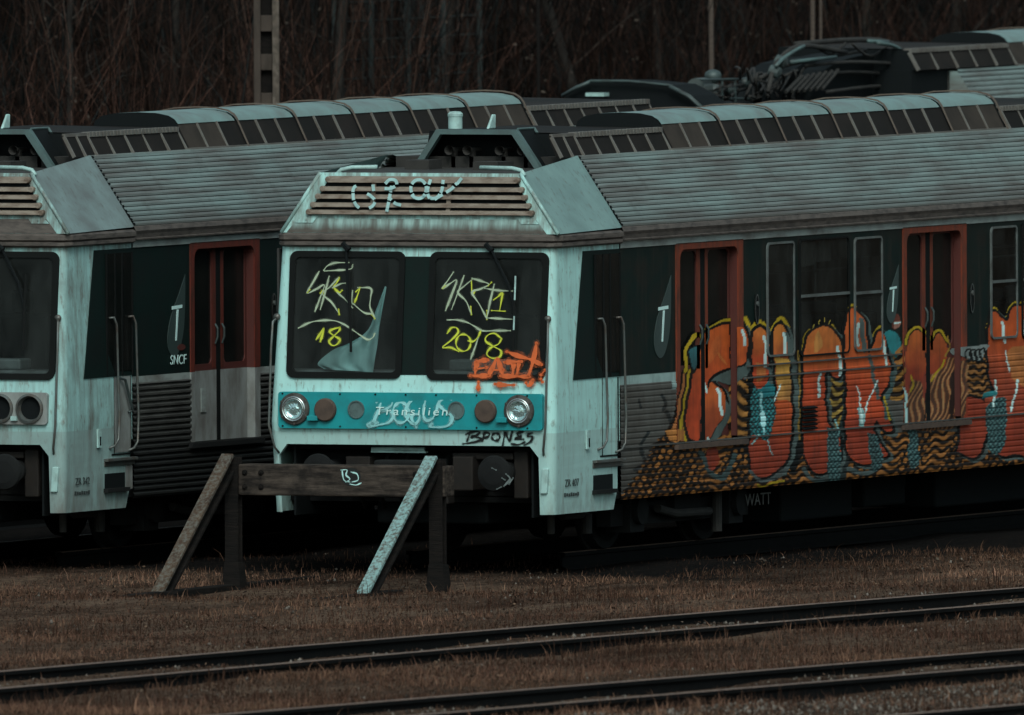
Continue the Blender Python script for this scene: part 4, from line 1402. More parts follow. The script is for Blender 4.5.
    dk.box(1.60, L, -0.87, 0.87, 3.40, 3.60)
    dk.build("roof_deck", ROOFSOOT, T)
    low_casing(T, 1.80, 3.82, 5)
    ex = MB()
    ex.hexa([(1.30, -0.90, 3.60), (1.80, -0.90, 3.60), (1.80, -0.85, 3.60), (1.30, -0.85, 3.60), (1.30, -0.80, 3.80), (1.80, -0.80, 3.80), (1.80, -0.77, 3.80), (1.30, -0.77, 3.80)])
    exo = ex.build("vent_side_panel", VENT, T)
    ex = MB()
    for a in (1.30, 1.55):
        ex.beam((a, -0.908, 3.60), (a, -0.804, 3.79), 0.03, 0.02, (1, 0, 0))
    ex.beam((1.30, -0.80, 3.80), (1.80, -0.80, 3.80), 0.03, 0.03)
    ex.build("vent_mullion", MULL, exo)
    roof_casing(T, 3.86, 1.33, 6)
    low_casing(T, 11.92, 14.8, 7)
    # --- cab side on the camera side: dark band, door, rails, step, box, stencils
    for s in (-1,):
        ys = lambda z, o=0.004: s * (hw(min(z, 2.8)) + o + (HS - hw(min(z, 2.8))) * 0.5)
        bd = MB()
        bd.plate([[(0.63, 2.775), (0.333, 1.616), (1.46, 1.616), (1.46, 2.775)]], lambda a, b: (a, s * (shell_y(a, b) + 0.008), b), 0.006, (0, -s, 0))
        bd.build("cab_side_band", DGREEN, T)
        dr = MB()
        dr.box(0.875, 1.425, s * (HS + 0.012), s * (HS + 0.016), 1.66, 2.735)
        w_ = dr.build("cab_door_window", DGLASS, T)
        sl = MB()
        for xx in (0.86, 1.045, 1.20, 1.43):
            sl.box(xx, xx + 0.022, s * (HS + 0.012), s * (HS + 0.022), 1.62, 2.74)
        sl.build("cab_door_window_slat", RUBBER, w_)
        ln = MB()
        for xx in (1.03, 1.40):
            ln.box(xx, xx + 0.012, s * (HS + 0.003), s * (HS + 0.012), 0.90, 1.61)
        ln.box(0.98, 1.44, s * (HS + 0.003), s * (HS + 0.014), 0.895, 0.91)
        ln.build("cab_door", RUBBER, T)
        for xx, zt_, zb_ in ((0.975, 2.14, 0.985), (1.40, 2.14, 0.95)):
            h = MB()
            bend = [(xx - 0.05, s * (HS + 0.015), zt_ + 0.01), (xx - 0.02, s * (HS + 0.05), zt_ + 0.015), (xx + 0.02, s * (HS + 0.06), zt_ - 0.05), (xx + 0.05, s * (HS + 0.06), 1.55), (xx + 0.07, s * (HS + 0.06), 1.25),
                    (xx + 0.06, s * (HS + 0.055), zb_ + 0.06), (xx + 0.0, s * (HS + 0.045), zb_), (xx - 0.06, s * (HS + 0.01), zb_ - 0.02)]
            h.tube(bend, 0.0115, 8)
            h.build("cab_handrail", STEEL, T, smooth=True)
        st = MB()
        st.box(0.80, 1.47, s * (HS + 0.055), s * (HS - 0.02), 0.845, 0.872)
        st.box(0.80, 1.47, s * (HS + 0.02), s * (HS - 0.02), 0.80, 0.845)
        st.build("cab_step", STEEL, T, 0.004)
        bx = MB()
        bx.box(0.82, 1.27, s * (HS + 0.006), s * (HS + 0.010), 0.60, 0.735)
        b_ = bx.build("step_pocket", BLACK, T)
        bx = MB()
        bx.box(0.80, 1.30, s * (HS + 0.008), s * (HS + 0.05), 0.565, 0.600)
        bx.build("pocket_sill", SOOT, b_)
        plt = MB()
        plt.box(0.62, 0.70, s * shell_y(0.6, 1.1), s * (shell_y(0.6, 1.1) + 0.016), 0.98, 1.15)
        plt.build("tail_bracket", PALE, T)
        lf = MB()
        lf.box(0.655, 0.675, s * (shell_y(0.6, 1.1) + 0.016), s * (shell_y(0.6, 1.1) + 0.022), 1.0, 1.08)
        lf.build("bracket_slot", BLACK, T)
        hk = MB()
        hk.hexa([(xf(0.7) - 0.02, -1.365, 0.60), (xf(0.7) + 0.03, -1.365, 0.60), (xf(0.7) + 0.03, -1.30, 0.60), (xf(0.7) - 0.02, -1.30, 0.60),
                 (xf(0.8) - 0.02, -1.385, 0.83), (xf(0.8) + 0.03, -1.385, 0.83), (xf(0.8) + 0.03, -1.32, 0.83), (xf(0.8) - 0.02, -1.32, 0.83)])
        hk.build("lamp_iron", PALE, T, 0.01)
        text_part("unit_number", "ZR 407" if graffiti else "ZR 342", 0.095, (0.30, s * (shell_y(0.0, 0.685) + 0.004), 0.685), T, STENCIL, "side", sx=1.1)
        sb = MB()
        for q in range(7):
            sb.box(0.13 + q * 0.05, 0.165 + q * 0.05, s * (shell_y(0.0, 0.6) + 0.004), s * (shell_y(0.0, 0.6) + 0.002), 0.565 + 0.003 * (q % 2), 0.60 - 0.004 * (q % 3))
        sb.build("unit_stencil", STENCIL, T)
        if style != "clean":
            gp_ = MB()
            gp_.box(1.045, 1.395, s * (HS + 0.010), s * (HS + 0.013), 0.92, 1.61)
            gp_.build("grey_cab_door_panel", GREYDOOR, T)
            gp_ = MB()
            gp_.box(1.29, 1.44, s * (HS + 0.006), s * (HS + 0.009), 0.58, 0.84)
            gp_.build("brown_skirt_panel", GREYDOOR, T)
            kn = MB()
            kn.tube([(1.12, s * (HS + 0.02), 1.60), (1.20, s * (HS + 0.05), 1.58), (1.36, s * (HS + 0.05), 1.30), (1.33, s * (HS + 0.02), 1.28)], 0.014, 6)
            kn.build("cab_door_lever", STEELDK, T)
    # seams on the cab side
    ln = MB()
    for (xa, za, xb, zb) in ((0.42, 0.42, 0.42, 0.60),):
        ln.box(xa, xa + 0.008, -(hw(0.5) + 0.003), -(hw(0.5) + 0.0), za, zb)
    ln.build("panel_seam", BLACK, T)
    # --- sides
    doors = [(2.755, 4.315), (8.11, 9.64), (13.47, 15.02), (18.83, 20.38)]
    if graffiti:
        mural_wall(T, doors[:2], 1.462, 12.6)
        side_shell(T, -1, 12.6, L, doors[2:], "plain_side_wall")
    else:
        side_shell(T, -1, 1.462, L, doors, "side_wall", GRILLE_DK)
    side_shell(T, 1, 1.462, L, doors, "far_side_wall")
    for i, d in enumerate(doors):
        door(T, -1, d[0], d[1], graffiti and i < 2, None if graffiti else GREYDOOR)
    for dx in (0, 5.355, 10.71, 16.07):
        a = dx + 4.87
        if a + 2.9 > L:
            break
        coach_window(T, -1, a, a + 0.645, 1.68, 2.735, 2.215 if dx else None, True, graffiti and dx < 6)
        coach_window(T, -1, a + 0.765, a + 1.945, 1.66, 2.745, 2.215, False, graffiti and dx < 6)
        coach_window(T, -1, a + 2.07, a + 2.735, 1.665, 2.725, 2.205, True, graffiti and dx < 6)
    if graffiti:                 # a dim saloon behind the side windows
        sa = MB()
        sa.box(4.5, 12.4, -0.30, -0.28, 0.9, 2.8); sa.box(4.5, 12.4, -1.38, -0.3, 2.78, 2.80); sa.box(4.5, 12.4, -1.37, -0.3, 0.9, 0.92)
        sa.build("saloon_lining", SALOON, T)
        for xs_ in (4.75, 5.62, 6.85, 7.72, 10.15, 10.95, 11.8):
            st_ = MB(); st_.box(xs_ - 0.05, xs_ + 0.05, -1.30, -0.45, 1.0, 2.02); st_.box(xs_ - 0.06, xs_ + 0.06, -1.26, -0.9, 2.02, 2.14)
            st_.build("saloon_seat", SEATM, T, 0.03)
        for za, yy in ((2.42, -1.0), (2.50, -0.8)):
            rk = MB(); rk.tube([(4.6, yy, za), (12.3, yy, za)], 0.012, 6); rk.build("luggage_rail", STEEL, T)
        for xs_ in (5.0, 7.2, 10.5):
            rk = MB(); rk.tube([(xs_, -0.9, 0.95), (xs_, -0.9, 2.78)], 0.018, 8); rk.build("grab_pole", STEEL, T)
        bl_ = MB(); bl_.grid(lambda a, b: (a, -1.28 + 0.02 * math.sin(a * 31) + 0.01 * math.sin(b * 25), b + 0.02 * math.sin(a * 7)), list(np.linspace(5.7, 6.75, 40)), [2.5, 2.6, 2.7, 2.76])
        bl_.build("window_blind", SALOON, T, smooth=True)
    # end wall at the back, floor
    ew = MB()
    ew.plate([[(-1.4, 0.49), (1.4, 0.49), (1.42, 2.96), (0.95, 3.6), (-0.95, 3.6), (-1.42, 2.96)]], lambda a, b: (L, a, b))
    ew.build("coach_end_wall", BLACK, T)
    fl = MB()
    fl.box(0.3, L, -1.36, 1.36, 0.50, 0.56)
    fl.build("coach_floor", SOOT, T)
    # oval door-release plates, white T in a teardrop
    for xx in ((4.635, 2.13), (9.77, 2.08)):
        ov = MB()
        ov.plate([[(xx[0] + 0.05 * math.cos(a), xx[1] + 0.14 * math.sin(a)) for a in np.linspace(0, 2 * math.pi, 21)[:-1]]], lambda a, b: (a, -(HS + 0.012), b), 0.01, (0, 1, 0))
        p_ = ov.build("door_release_plate", RUBBER, T)
        ov = MB()
        ov.plate([[(xx[0] + 0.05 * math.cos(a), xx[1] + 0.14 * math.sin(a)) for a in np.linspace(0, 2 * math.pi, 21)[:-1]],
                  [(xx[0] + 0.038 * math.cos(a), xx[1] + 0.125 * math.sin(a)) for a in np.linspace(0, 2 * math.pi, 21)[:-1]][::-1]], lambda a, b: (a, -(HS + 0.015), b))
        ov.lathe([(0.024, 0), (0.024, 0.012), (0, 0.014)], (xx[0], -(HS + 0.012), xx[1] + 0.05), axis=(0, -1, 0), n=14)
        ov.build("release_button", STEEL, p_)
    for dx, kk in ((0.0, 1.0), (5.42, 0.72)):
        td = MB()
        tp = [(2.65 + dx, 2.50), (2.50 + dx, 2.32), (2.33 + dx, 2.13), (2.25 + dx, 1.95), (2.27 + dx, 1.82), (2.38 + dx, 1.75), (2.50 + dx, 1.80), (2.60 + dx, 1.97), (2.64 + dx, 2.2)]
        td.plate([[tuple(p) for p in smooth_line([np.array(q) for q in tp + tp[:1]], 4)[:-1]]], lambda a, b: (dx + 2.45 + (a - dx - 2.45) * kk, -(HS + 0.006), 2.17 + (b - 2.12) * kk if kk < 1 else b), 0.004, (0, 1, 0))
        td.build("teardrop_emblem", TEAR, T)
        tt = MB()
        k = 1.0 if dx == 0 else 0.9
        tt.plate([[(2.34 + dx, 2.185), (2.57 + dx, 2.195), (2.57 + dx, 2.225), (2.34 + dx, 2.215)]], lambda a, b: (dx + 2.45 + (a - dx - 2.45) * kk, -(HS + 0.010), 2.17 + (b - 2.12) * kk if kk < 1 else b), 0.003, (0, 1, 0))
        tt.plate([[(2.415 + dx, 1.90), (2.445 + dx, 1.90), (2.49 + dx, 2.183), (2.45 + dx, 2.183)]], lambda a, b: (dx + 2.45 + (a - dx - 2.45) * kk, -(HS + 0.010), 2.17 + (b - 2.12) * kk if kk < 1 else b), 0.003, (0, 1, 0))
        tt.build("painted_letter", LETTER, T)
    # --- coupler bay, buffers, underframe, bogies
    ub = MB()
    ub.box(0.30, 0.42, -1.3, 1.3, 0.55, 1.02)
    ub.box(0.05, 0.45, -1.28, 1.28, 0.98, 1.025)
    ub.build("buffer_beam", SOOT, T)
    for y in (0.87, -0.87):
        bf = MB()
        bf.lathe([(0.10, -0.25), (0.10, 0.10), (0.075, 0.11), (0.075, 0.28), (0.155, 0.285), (0.165, 0.30), (0.155, 0.325), (0.10, 0.34), (0, 0.345)], (0.05, y - 0.03, 0.785), n=28)
        bf.build("buffer", SOOT, T, smooth=False)
    for yy in (1.165, -1.185):
        ln_ = MB(); ln_.box(-0.02, 1.42, yy, yy + 0.02, 0.38, 1.02)
        ln_.build("apron_shade_plate", BLACK, T)  # black plate added to make the bay behind the apron dark
    cpn = MB()
    cpn.box(-0.25, 0.35, -0.16, 0.16, 0.62, 0.86); cpn.box(-0.38, -0.2, -0.24, 0.24, 0.56, 0.9)
    cpn.build("coupler", SOOT, T, 0.02)
    for (xa, xb, ya, yb_, za, zb_) in ((-0.10, 0.3, -0.62, -0.42, 0.62, 0.93), (-0.05, 0.3, 0.42, 0.66, 0.60, 0.92), (0.0, 0.3, -1.12, -0.98, 0.55, 0.98), (-0.02, 0.04, -0.98, -0.38, 0.90, 0.96), (-0.16, 0.0, -0.40, -0.30, 0.50, 0.78)):
        bb_ = MB(); bb_.box(xa, xb, ya, yb_, za, zb_); bb_.build("buffer_bracket", CLUT, T, 0.012)
    hs = MB()
    for i in range(5):
        y = 0.5 - i * 0.2
        hs.tube([(0.28, y, 0.95), (0.1, y, 0.93), (0.02, y + 0.04, 0.75), (0.08, y + 0.06, 0.55), (0.2, y + 0.08, 0.45)], 0.022, 6)
    hs.build("brake_hose", RUBBER, T, smooth=True)
    pl = MB()
    pl.tube([(0.0, 0.42, 0.985), (0.0, 0.1, 0.99), (0.0, -0.1, 0.985)], 0.02, 6)
    pl.box(-0.02, 0.04, -0.12, 0.42, 0.955, 0.972)
    pl.build("pale_conduit", PALE, T)
    eq = MB()
    for a, b, z0, y in ((6.5, 8.2, 0.10, 0.85), (8.6, 9.6, 0.16, 0.8), (10.2, 12.8, 0.10, 0.85), (13.2, 14.4, 0.15, 0.8)):
        eq.box(a, b, -y, y, z0, 0.52)
    eq.box(0.4, L, -0.55, 0.55, 0.30, 0.50)
    eq.build("underframe_box", BLACK, T, 0.02)
    for pts, r in (([(1.05, -1.0, 0.36), (1.55, -1.02, 0.36)], 0.045), ([(1.5, -1.05, 0.18), (1.5, -1.05, 0.36)], 0.05), ([(2.9, -1.15, 0.36), (3.3, -1.15, 0.30), (4.1, -1.15, 0.29)], 0.04), ([(4.3, -1.14, 0.10), (4.3, -1.14, 0.48)], 0.05), ([(0.8, -1.0, 0.42), (0.8, -1.0, 0.2)], 0.035)):
        pp = MB(); pp.tube(pts, r, 10); pp.build("underframe_pipe", ROOFSOOT, T)
    for xc in (3.6, 18.6):
        bg = MB()
        for s in (-1, 1):
            bg.box(xc - 1.6, xc + 1.6, s * 1.0 - 0.07, s * 1.0 + 0.07, 0.22, 0.42)
            for q in (-1.15, 1.15):
                bg.box(xc + q - 0.16, xc + q + 0.16, s * 1.02 - 0.12, s * 1.02 + 0.12, 0.16, 0.48)
                bg.lathe([(0.10, 0), (0.13, 0.12), (0.13, 0.2), (0, 0.2)], (xc + q, s * 1.0, 0.36), axis=(0, s, 0), n=16)
            bg.box(xc - 0.3, xc + 0.3, s * 1.05 - 0.1, s * 1.05 + 0.1, 0.30, 0.55)
        bg.box(xc - 0.25, xc + 0.25, -1.0, 1.0, 0.28, 0.46)
        bgo = bg.build("bogie", SOOT, T)
        for q in (-1.15, 1.15):
            for s in (-1, 1):
                wl = MB()
                wl.lathe([(0.08, 0), (0.40, 0.01), (0.43, 0.02), (0.46, 0.0), (0.46, 0.03), (0.43, 0.035), (0.425, 0.13), (0.36, 0.135), (0.33, 0.09), (0.1, 0.07), (0, 0.07)], (xc + q, s * 0.70, 0.43), axis=(0, s, 0), n=28)
                wl.build("wheel", SOOT, bgo)
    return T


TR2 = build_train("railcar", "derelict railcar with teal lamp panel, scribbled windscreens and orange graffiti mural down its side", "train", "derelict railcars in the yard", (0, 0, 0), True, "clean")
TR1 = build_train("railcar", "stained derelict railcar with empty headlight sockets and no mural, at the left edge", "train", "derelict railcars in the yard", (-0.84, 4.48, 0), False, "old")

# ------------------------------------------------------------------ tags and lettering on the nose of the middle train
HALO = {}


def halo(src, col, a):
    mt, t, b = nt(src.name + "_overspray")
    out = t.nodes["Material Output"]
    tr = N(t, "ShaderNodeBsdfTransparent")
    b.inputs["Base Color"].default_value = (*col, 1); b.inputs["Roughness"].default_value = 0.8
    mx = N(t, "ShaderNodeMixShader")
    t.links.new(mul(t, noise_mask(t, (1, 1, 1), 22, detail=8, lo=0.35, hi=0.65), a), mx.inputs[0])
    t.links.new(tr.outputs[0], mx.inputs[1]); t.links.new(b.outputs[0], mx.inputs[2])
    t.links.new(mx.outputs[0], out.inputs[0])
    HALO[src] = mt


halo(SP_YEL, (0.5, 0.55, 0.08), 0.35); halo(SP_PALE, (0.40, 0.48, 0.34), 0.30); halo(SP_OR, (0.6, 0.13, 0.04), 0.4); halo(SP_PT, (0.32, 0.62, 0.64), 0.5); halo(SP_BLK, (0.02, 0.02, 0.02), 0.4)


def tag_mesh(name, mat, strokes, w, off, parent, jag=0.12, smooth=True):
    fn = front_pt(off)
    mb = MB()
    for k_, s in enumerate(strokes):
        ww = w
        fn = front_pt(off + 0.0006 * k_)
        if isinstance(s, dict):
            ww, s = s["w"], s["p"]
        stroke(mb, s, ww, fn, 6, smooth and len(s) > 2, jag)
    o = mb.build(name, mat, parent)
    if mat in HALO:
        hb = MB()
        for k_, s in enumerate(strokes):
            if isinstance(s, dict):
                s = s["p"]
            stroke(hb, s, w * 2.1, front_pt(off - 0.0015 - 0.00002 * k_), 6, smooth and len(s) > 2, 0.3)
        hb.build("overspray", HALO[mat], o)
    return o


def sc(ox, oy, k, *lines):
    return [[(ox + x / k, oy + y / k) for x, y in l] for l in lines]


def circ(cx_, cy_, rx, ry, n=14, a0=0.0, a1=2 * math.pi):
    return [(cx_ + rx * math.cos(a), cy_ + ry * math.sin(a)) for a in np.linspace(a0, a1, n)]


G5 = (270, 230, 2.979)
tag_mesh("left_windscreen_tag", SP_PALE, sc(*G5, [(160, 120), (172, 106), (195, 98), (235, 97)], [(163, 122), (200, 120), (240, 116), (246, 104)], [(146, 124), (128, 156), (110, 188), (138, 176), (162, 164), (148, 205), (134, 242)],
         [(176, 138), (164, 186), (150, 236)], [(204, 142), (178, 170), (156, 190), (184, 216), (206, 250)], [(186, 172), (212, 160), (232, 158)], [(200, 186), (222, 205), (246, 232)],
         [(85, 292), (118, 276), (150, 270), (190, 270), (222, 282), (258, 306), (290, 326), (306, 320), (312, 308)], [(262, 172), (300, 174), (300, 200), (298, 230), (312, 262)], [(246, 180), (244, 215), (252, 222)], [(248, 220), (280, 246), (306, 250)]), 1.7, 0.014, TR2)
tag_mesh("left_windscreen_tag", SP_YEL, sc(*G5, [(150, 188), (160, 182), (162, 194)], [(206, 142), (198, 158), (190, 170), (206, 186), (214, 180)], [(268, 172), (260, 196), (252, 216)], [(256, 184), (268, 172)], [(112, 186), (118, 178)],
         [(138, 326), (150, 308), (160, 292), (156, 312), (150, 332)], [(208, 290), (186, 296), (178, 304), (192, 316), (208, 326), (200, 340), (186, 344), (176, 332), (190, 316), (206, 300), (208, 290)], [(204, 236), (206, 252)], [(302, 252), (312, 264)]), 2.0, 0.015, TR2)
tag_mesh("right_windscreen_tag", SP_PALE, sc(*G5, [(546, 126), (530, 150), (513, 174), (536, 160), (556, 150), (540, 196), (523, 240)], [(578, 136), (560, 186), (541, 236)], [(604, 146), (580, 166), (560, 186), (584, 212), (600, 250)],
         [(602, 144), (628, 152), (652, 162), (626, 176), (602, 186), (624, 222), (646, 264)], [(646, 264), (656, 212), (668, 162)], [(640, 174), (680, 180), (722, 182)], [(646, 262), (684, 264), (726, 266)],
         [(528, 268), (556, 268), (584, 274), (608, 286), (632, 300), (672, 300), (716, 300)], [(628, 296), (614, 340), (598, 384)]), 1.8, 0.014, TR2)
tag_mesh("right_windscreen_tag", SP_YEL, sc(*G5, [(600, 150), (602, 188), (610, 184)], [(598, 228), (600, 252)], [(646, 240), (646, 266)], [(666, 208), (680, 198), (692, 190), (684, 240)], [(660, 240), (700, 242)], [(660, 156), (650, 166)], [(514, 174), (522, 166)],
         [(528, 308), (540, 292), (556, 292), (560, 306), (540, 328), (514, 350), (538, 350), (562, 362)], circ(576, 336, 22, 25), [(590, 330), (606, 332), (620, 318), (628, 300)],
         [(688, 322), (668, 308), (648, 314), (642, 330), (664, 346), (688, 360), (684, 378), (662, 382), (646, 370), (656, 352), (680, 340), (690, 324)]), 1.8, 0.015, TR2)
G3 = (440, 240, 5.105)
tag_mesh("orange_tag", SP_OR, sc(*G3, [(178, 690), (182, 660), (190, 622)], [(182, 624), (212, 616), (244, 612)], [(182, 658), (236, 652)], [(156, 692), (200, 694), (252, 692)], [(246, 694), (270, 648), (292, 604), (308, 650), (322, 694)], [(262, 664), (322, 662)],
         [(330, 624), (374, 622), (416, 620)], [(376, 626), (374, 660), (370, 694)], [(404, 624), (398, 660), (392, 690)], [(310, 694), (380, 696), (456, 698)], [(492, 526), (484, 576), (474, 622), (462, 664), (448, 700)], [(342, 570), (400, 592), (462, 610), (518, 636)])
         + [[(478.5, 382), (478.3, 386), (478.2, 390)], [(495, 384), (504, 385), (514, 385)], [(526, 383), (529, 386), (533, 380)], [(541, 379), (542.5, 382)], [(541, 375), (545, 370)]], 4.6, 0.030, TR2, 0.2)
G6 = (270, 360, 3.531)
tag_mesh("white_bubble_tag", SP_PT, sc(*G6, [(398, 130), (382, 178), (362, 226), (350, 236), (345, 226), (380, 222)], [(376, 150), (400, 134), (430, 138), (428, 160), (404, 176), (386, 180), (420, 180), (436, 196), (420, 220), (390, 228), (352, 236)],
         circ(462, 186, 28, 36, 16), [(536, 140), (506, 140), (486, 160), (478, 196), (498, 222), (518, 222), (528, 196), (508, 192), (500, 206), (516, 238)], [(548, 146), (540, 184), (550, 212), (574, 206), (590, 170), (596, 146)],
         [(640, 140), (612, 138), (596, 156), (616, 178), (640, 196), (640, 220), (616, 236), (566, 236), (572, 226)]), 2.9, 0.052, TR2, 0.15)
tag_mesh("black_tag", SP_BLK, sc(440, 380, 5.105, [(152, 268), (146, 290), (138, 312)], [(132, 276), (170, 264), (202, 266), (186, 282), (160, 290), (192, 292), (212, 304), (170, 318), (118, 326)], [(216, 312), (222, 290), (228, 270), (252, 272), (246, 288), (222, 296)],
         circ(285, 290, 20, 19), [(320, 338), (326, 300), (332, 268), (344, 292), (354, 312), (362, 288), (368, 264)], [(424, 264), (396, 272), (402, 286), (414, 288), (384, 300), (426, 302)], [(366, 326), (400, 330), (432, 316)], [(470, 270), (452, 276), (450, 288), (470, 288), (468, 306), (450, 322), (430, 332)]), 2.2, 0.006, TR2, 0.2)
text_part("line_name", "Transilien", 0.105, (xf(1.34) - 0.058, -0.06, 1.335), TR2, LETTER, "front", 0.12, 1.3, 1.3)

SP_PT2 = spray("worn_white_spray", (0.38, 0.60, 0.60))
# spray across the roof louvres: paint only where there is a slat
G7 = (280, 110, 3.012)
mbl = MB()
LO = [0.0]


def louv_pt(px, py):
    p = from_px(px, py, 0, 0.0)
    p = from_px(px, py, 0, louvre_x(p[2]) - 0.05)
    return (louvre_x(p[2]) - 0.060 - LO[0], p[1], p[2])


for s in sc(*G7, [(250, 222), (226, 232), (222, 252), (228, 280), (250, 298), (280, 290), (288, 270), (262, 250), (234, 252)], [(284, 226), (286, 242)], [(318, 222), (332, 210), (350, 212), (354, 226), (336, 236), (318, 236)], [(338, 222), (332, 262), (324, 304)],
            [(330, 262), (348, 280), (366, 286)], circ(420, 238, 24, 28, 16), [(456, 210), (448, 240), (454, 264), (476, 262), (490, 240), (494, 212)], [(470, 268), (500, 250), (524, 234), (548, 206)]):
    P = smooth_line([np.array(q) for q in s], 10)
    for a, b in zip(P[:-1], P[1:]):
        z = louv_pt(*((a + b) / 2))[2]
        if any(abs(z - zc) < h for zc, h in ((3.43, 0.034), (3.345, 0.023), (3.275, 0.023), (3.20, 0.023), (3.135, 0.023))):
            d = (b - a) / (np.linalg.norm(b - a) + 1e-9)
            q = np.array([-d[1], d[0]]) * 1.6
            LO[0] = (LO[0] + 0.0005) % 0.02
            a2, b2 = a - d * 0.6, b + d * 0.6
            mbl.add([louv_pt(*(a2 + q)), louv_pt(*(b2 + q)), louv_pt(*(b2 - q)), louv_pt(*(a2 - q))], [(0, 1, 2, 3)])
mbl.build("white_louvre_tag", SP_PT2, TR2)

# crumpled sheet behind the left windscreen
cl = MB()
Ledge = smooth_line([np.array(q, float) for q in [(384.5, 286), (377, 308), (368, 330), (350, 343), (334, 350), (319, 363), (326, 369)]], 7)
Redge = smooth_line([np.array(q, float) for q in [(386, 287), (383.5, 305), (381.5, 322), (380, 338), (379, 352), (378, 364), (376.5, 372)]], 7)
ns_ = 36
vv_ = []
for k_, (a_, b_) in enumerate(zip(Ledge, Redge)):
    for q_ in range(ns_):
        f_ = q_ / (ns_ - 1)
        u1, v1 = a_ + (b_ - a_) * f_
        p = from_px(u1, v1, 0, 0.0)
        fold = 0.022 * math.sin(f_ * 9 + k_ * 0.05) * min(1, k_ / 12) + 0.008 * math.sin(f_ * 21 - k_ * 0.3) * min(1, k_ / 15)
        vv_.append((xf(p[2]) + 0.045 + fold, p[1], p[2]))
cl.add(vv_, [(a * ns_ + b, (a + 1) * ns_ + b, (a + 1) * ns_ + b + 1, a * ns_ + b + 1) for a in range(len(Ledge) - 1) for b in range(ns_ - 1)])
o_ = cl.build("crumpled_sheet", CLOTH, None, smooth=True)
tag(o_, "pale crumpled sheet hanging inside the left windscreen of the middle railcar", "sheet")
# operator letters on the left train
text_part("operator_letters", "SNCF", 0.125, (2.47, -(HS + 0.010), 1.72), TR1, LETTER, "side", 0.1, 1.2)
rd_ = MB(); rd_.plate([circ(2.55, 1.835, 0.09, 0.03, 14)[:-1]], lambda a, b: (a, -(HS + 0.008), b), 0.003, (0, 1, 0)); rd_.build("operator_emblem", REDDK, TR1)
for (px, dx, zt_, a) in ((2.98, 0, 1.42, 0),):
    mk_ = MB()
    mk_.box(3.13, 3.24, -(HS - 0.055), -(HS - 0.062), 1.22, 1.44)
    mk_.build("leaf_sticker", GUTTER, TR1)


# ------------------------------------------------------------------ third train, seen only as roof gear over the others
FARX = []


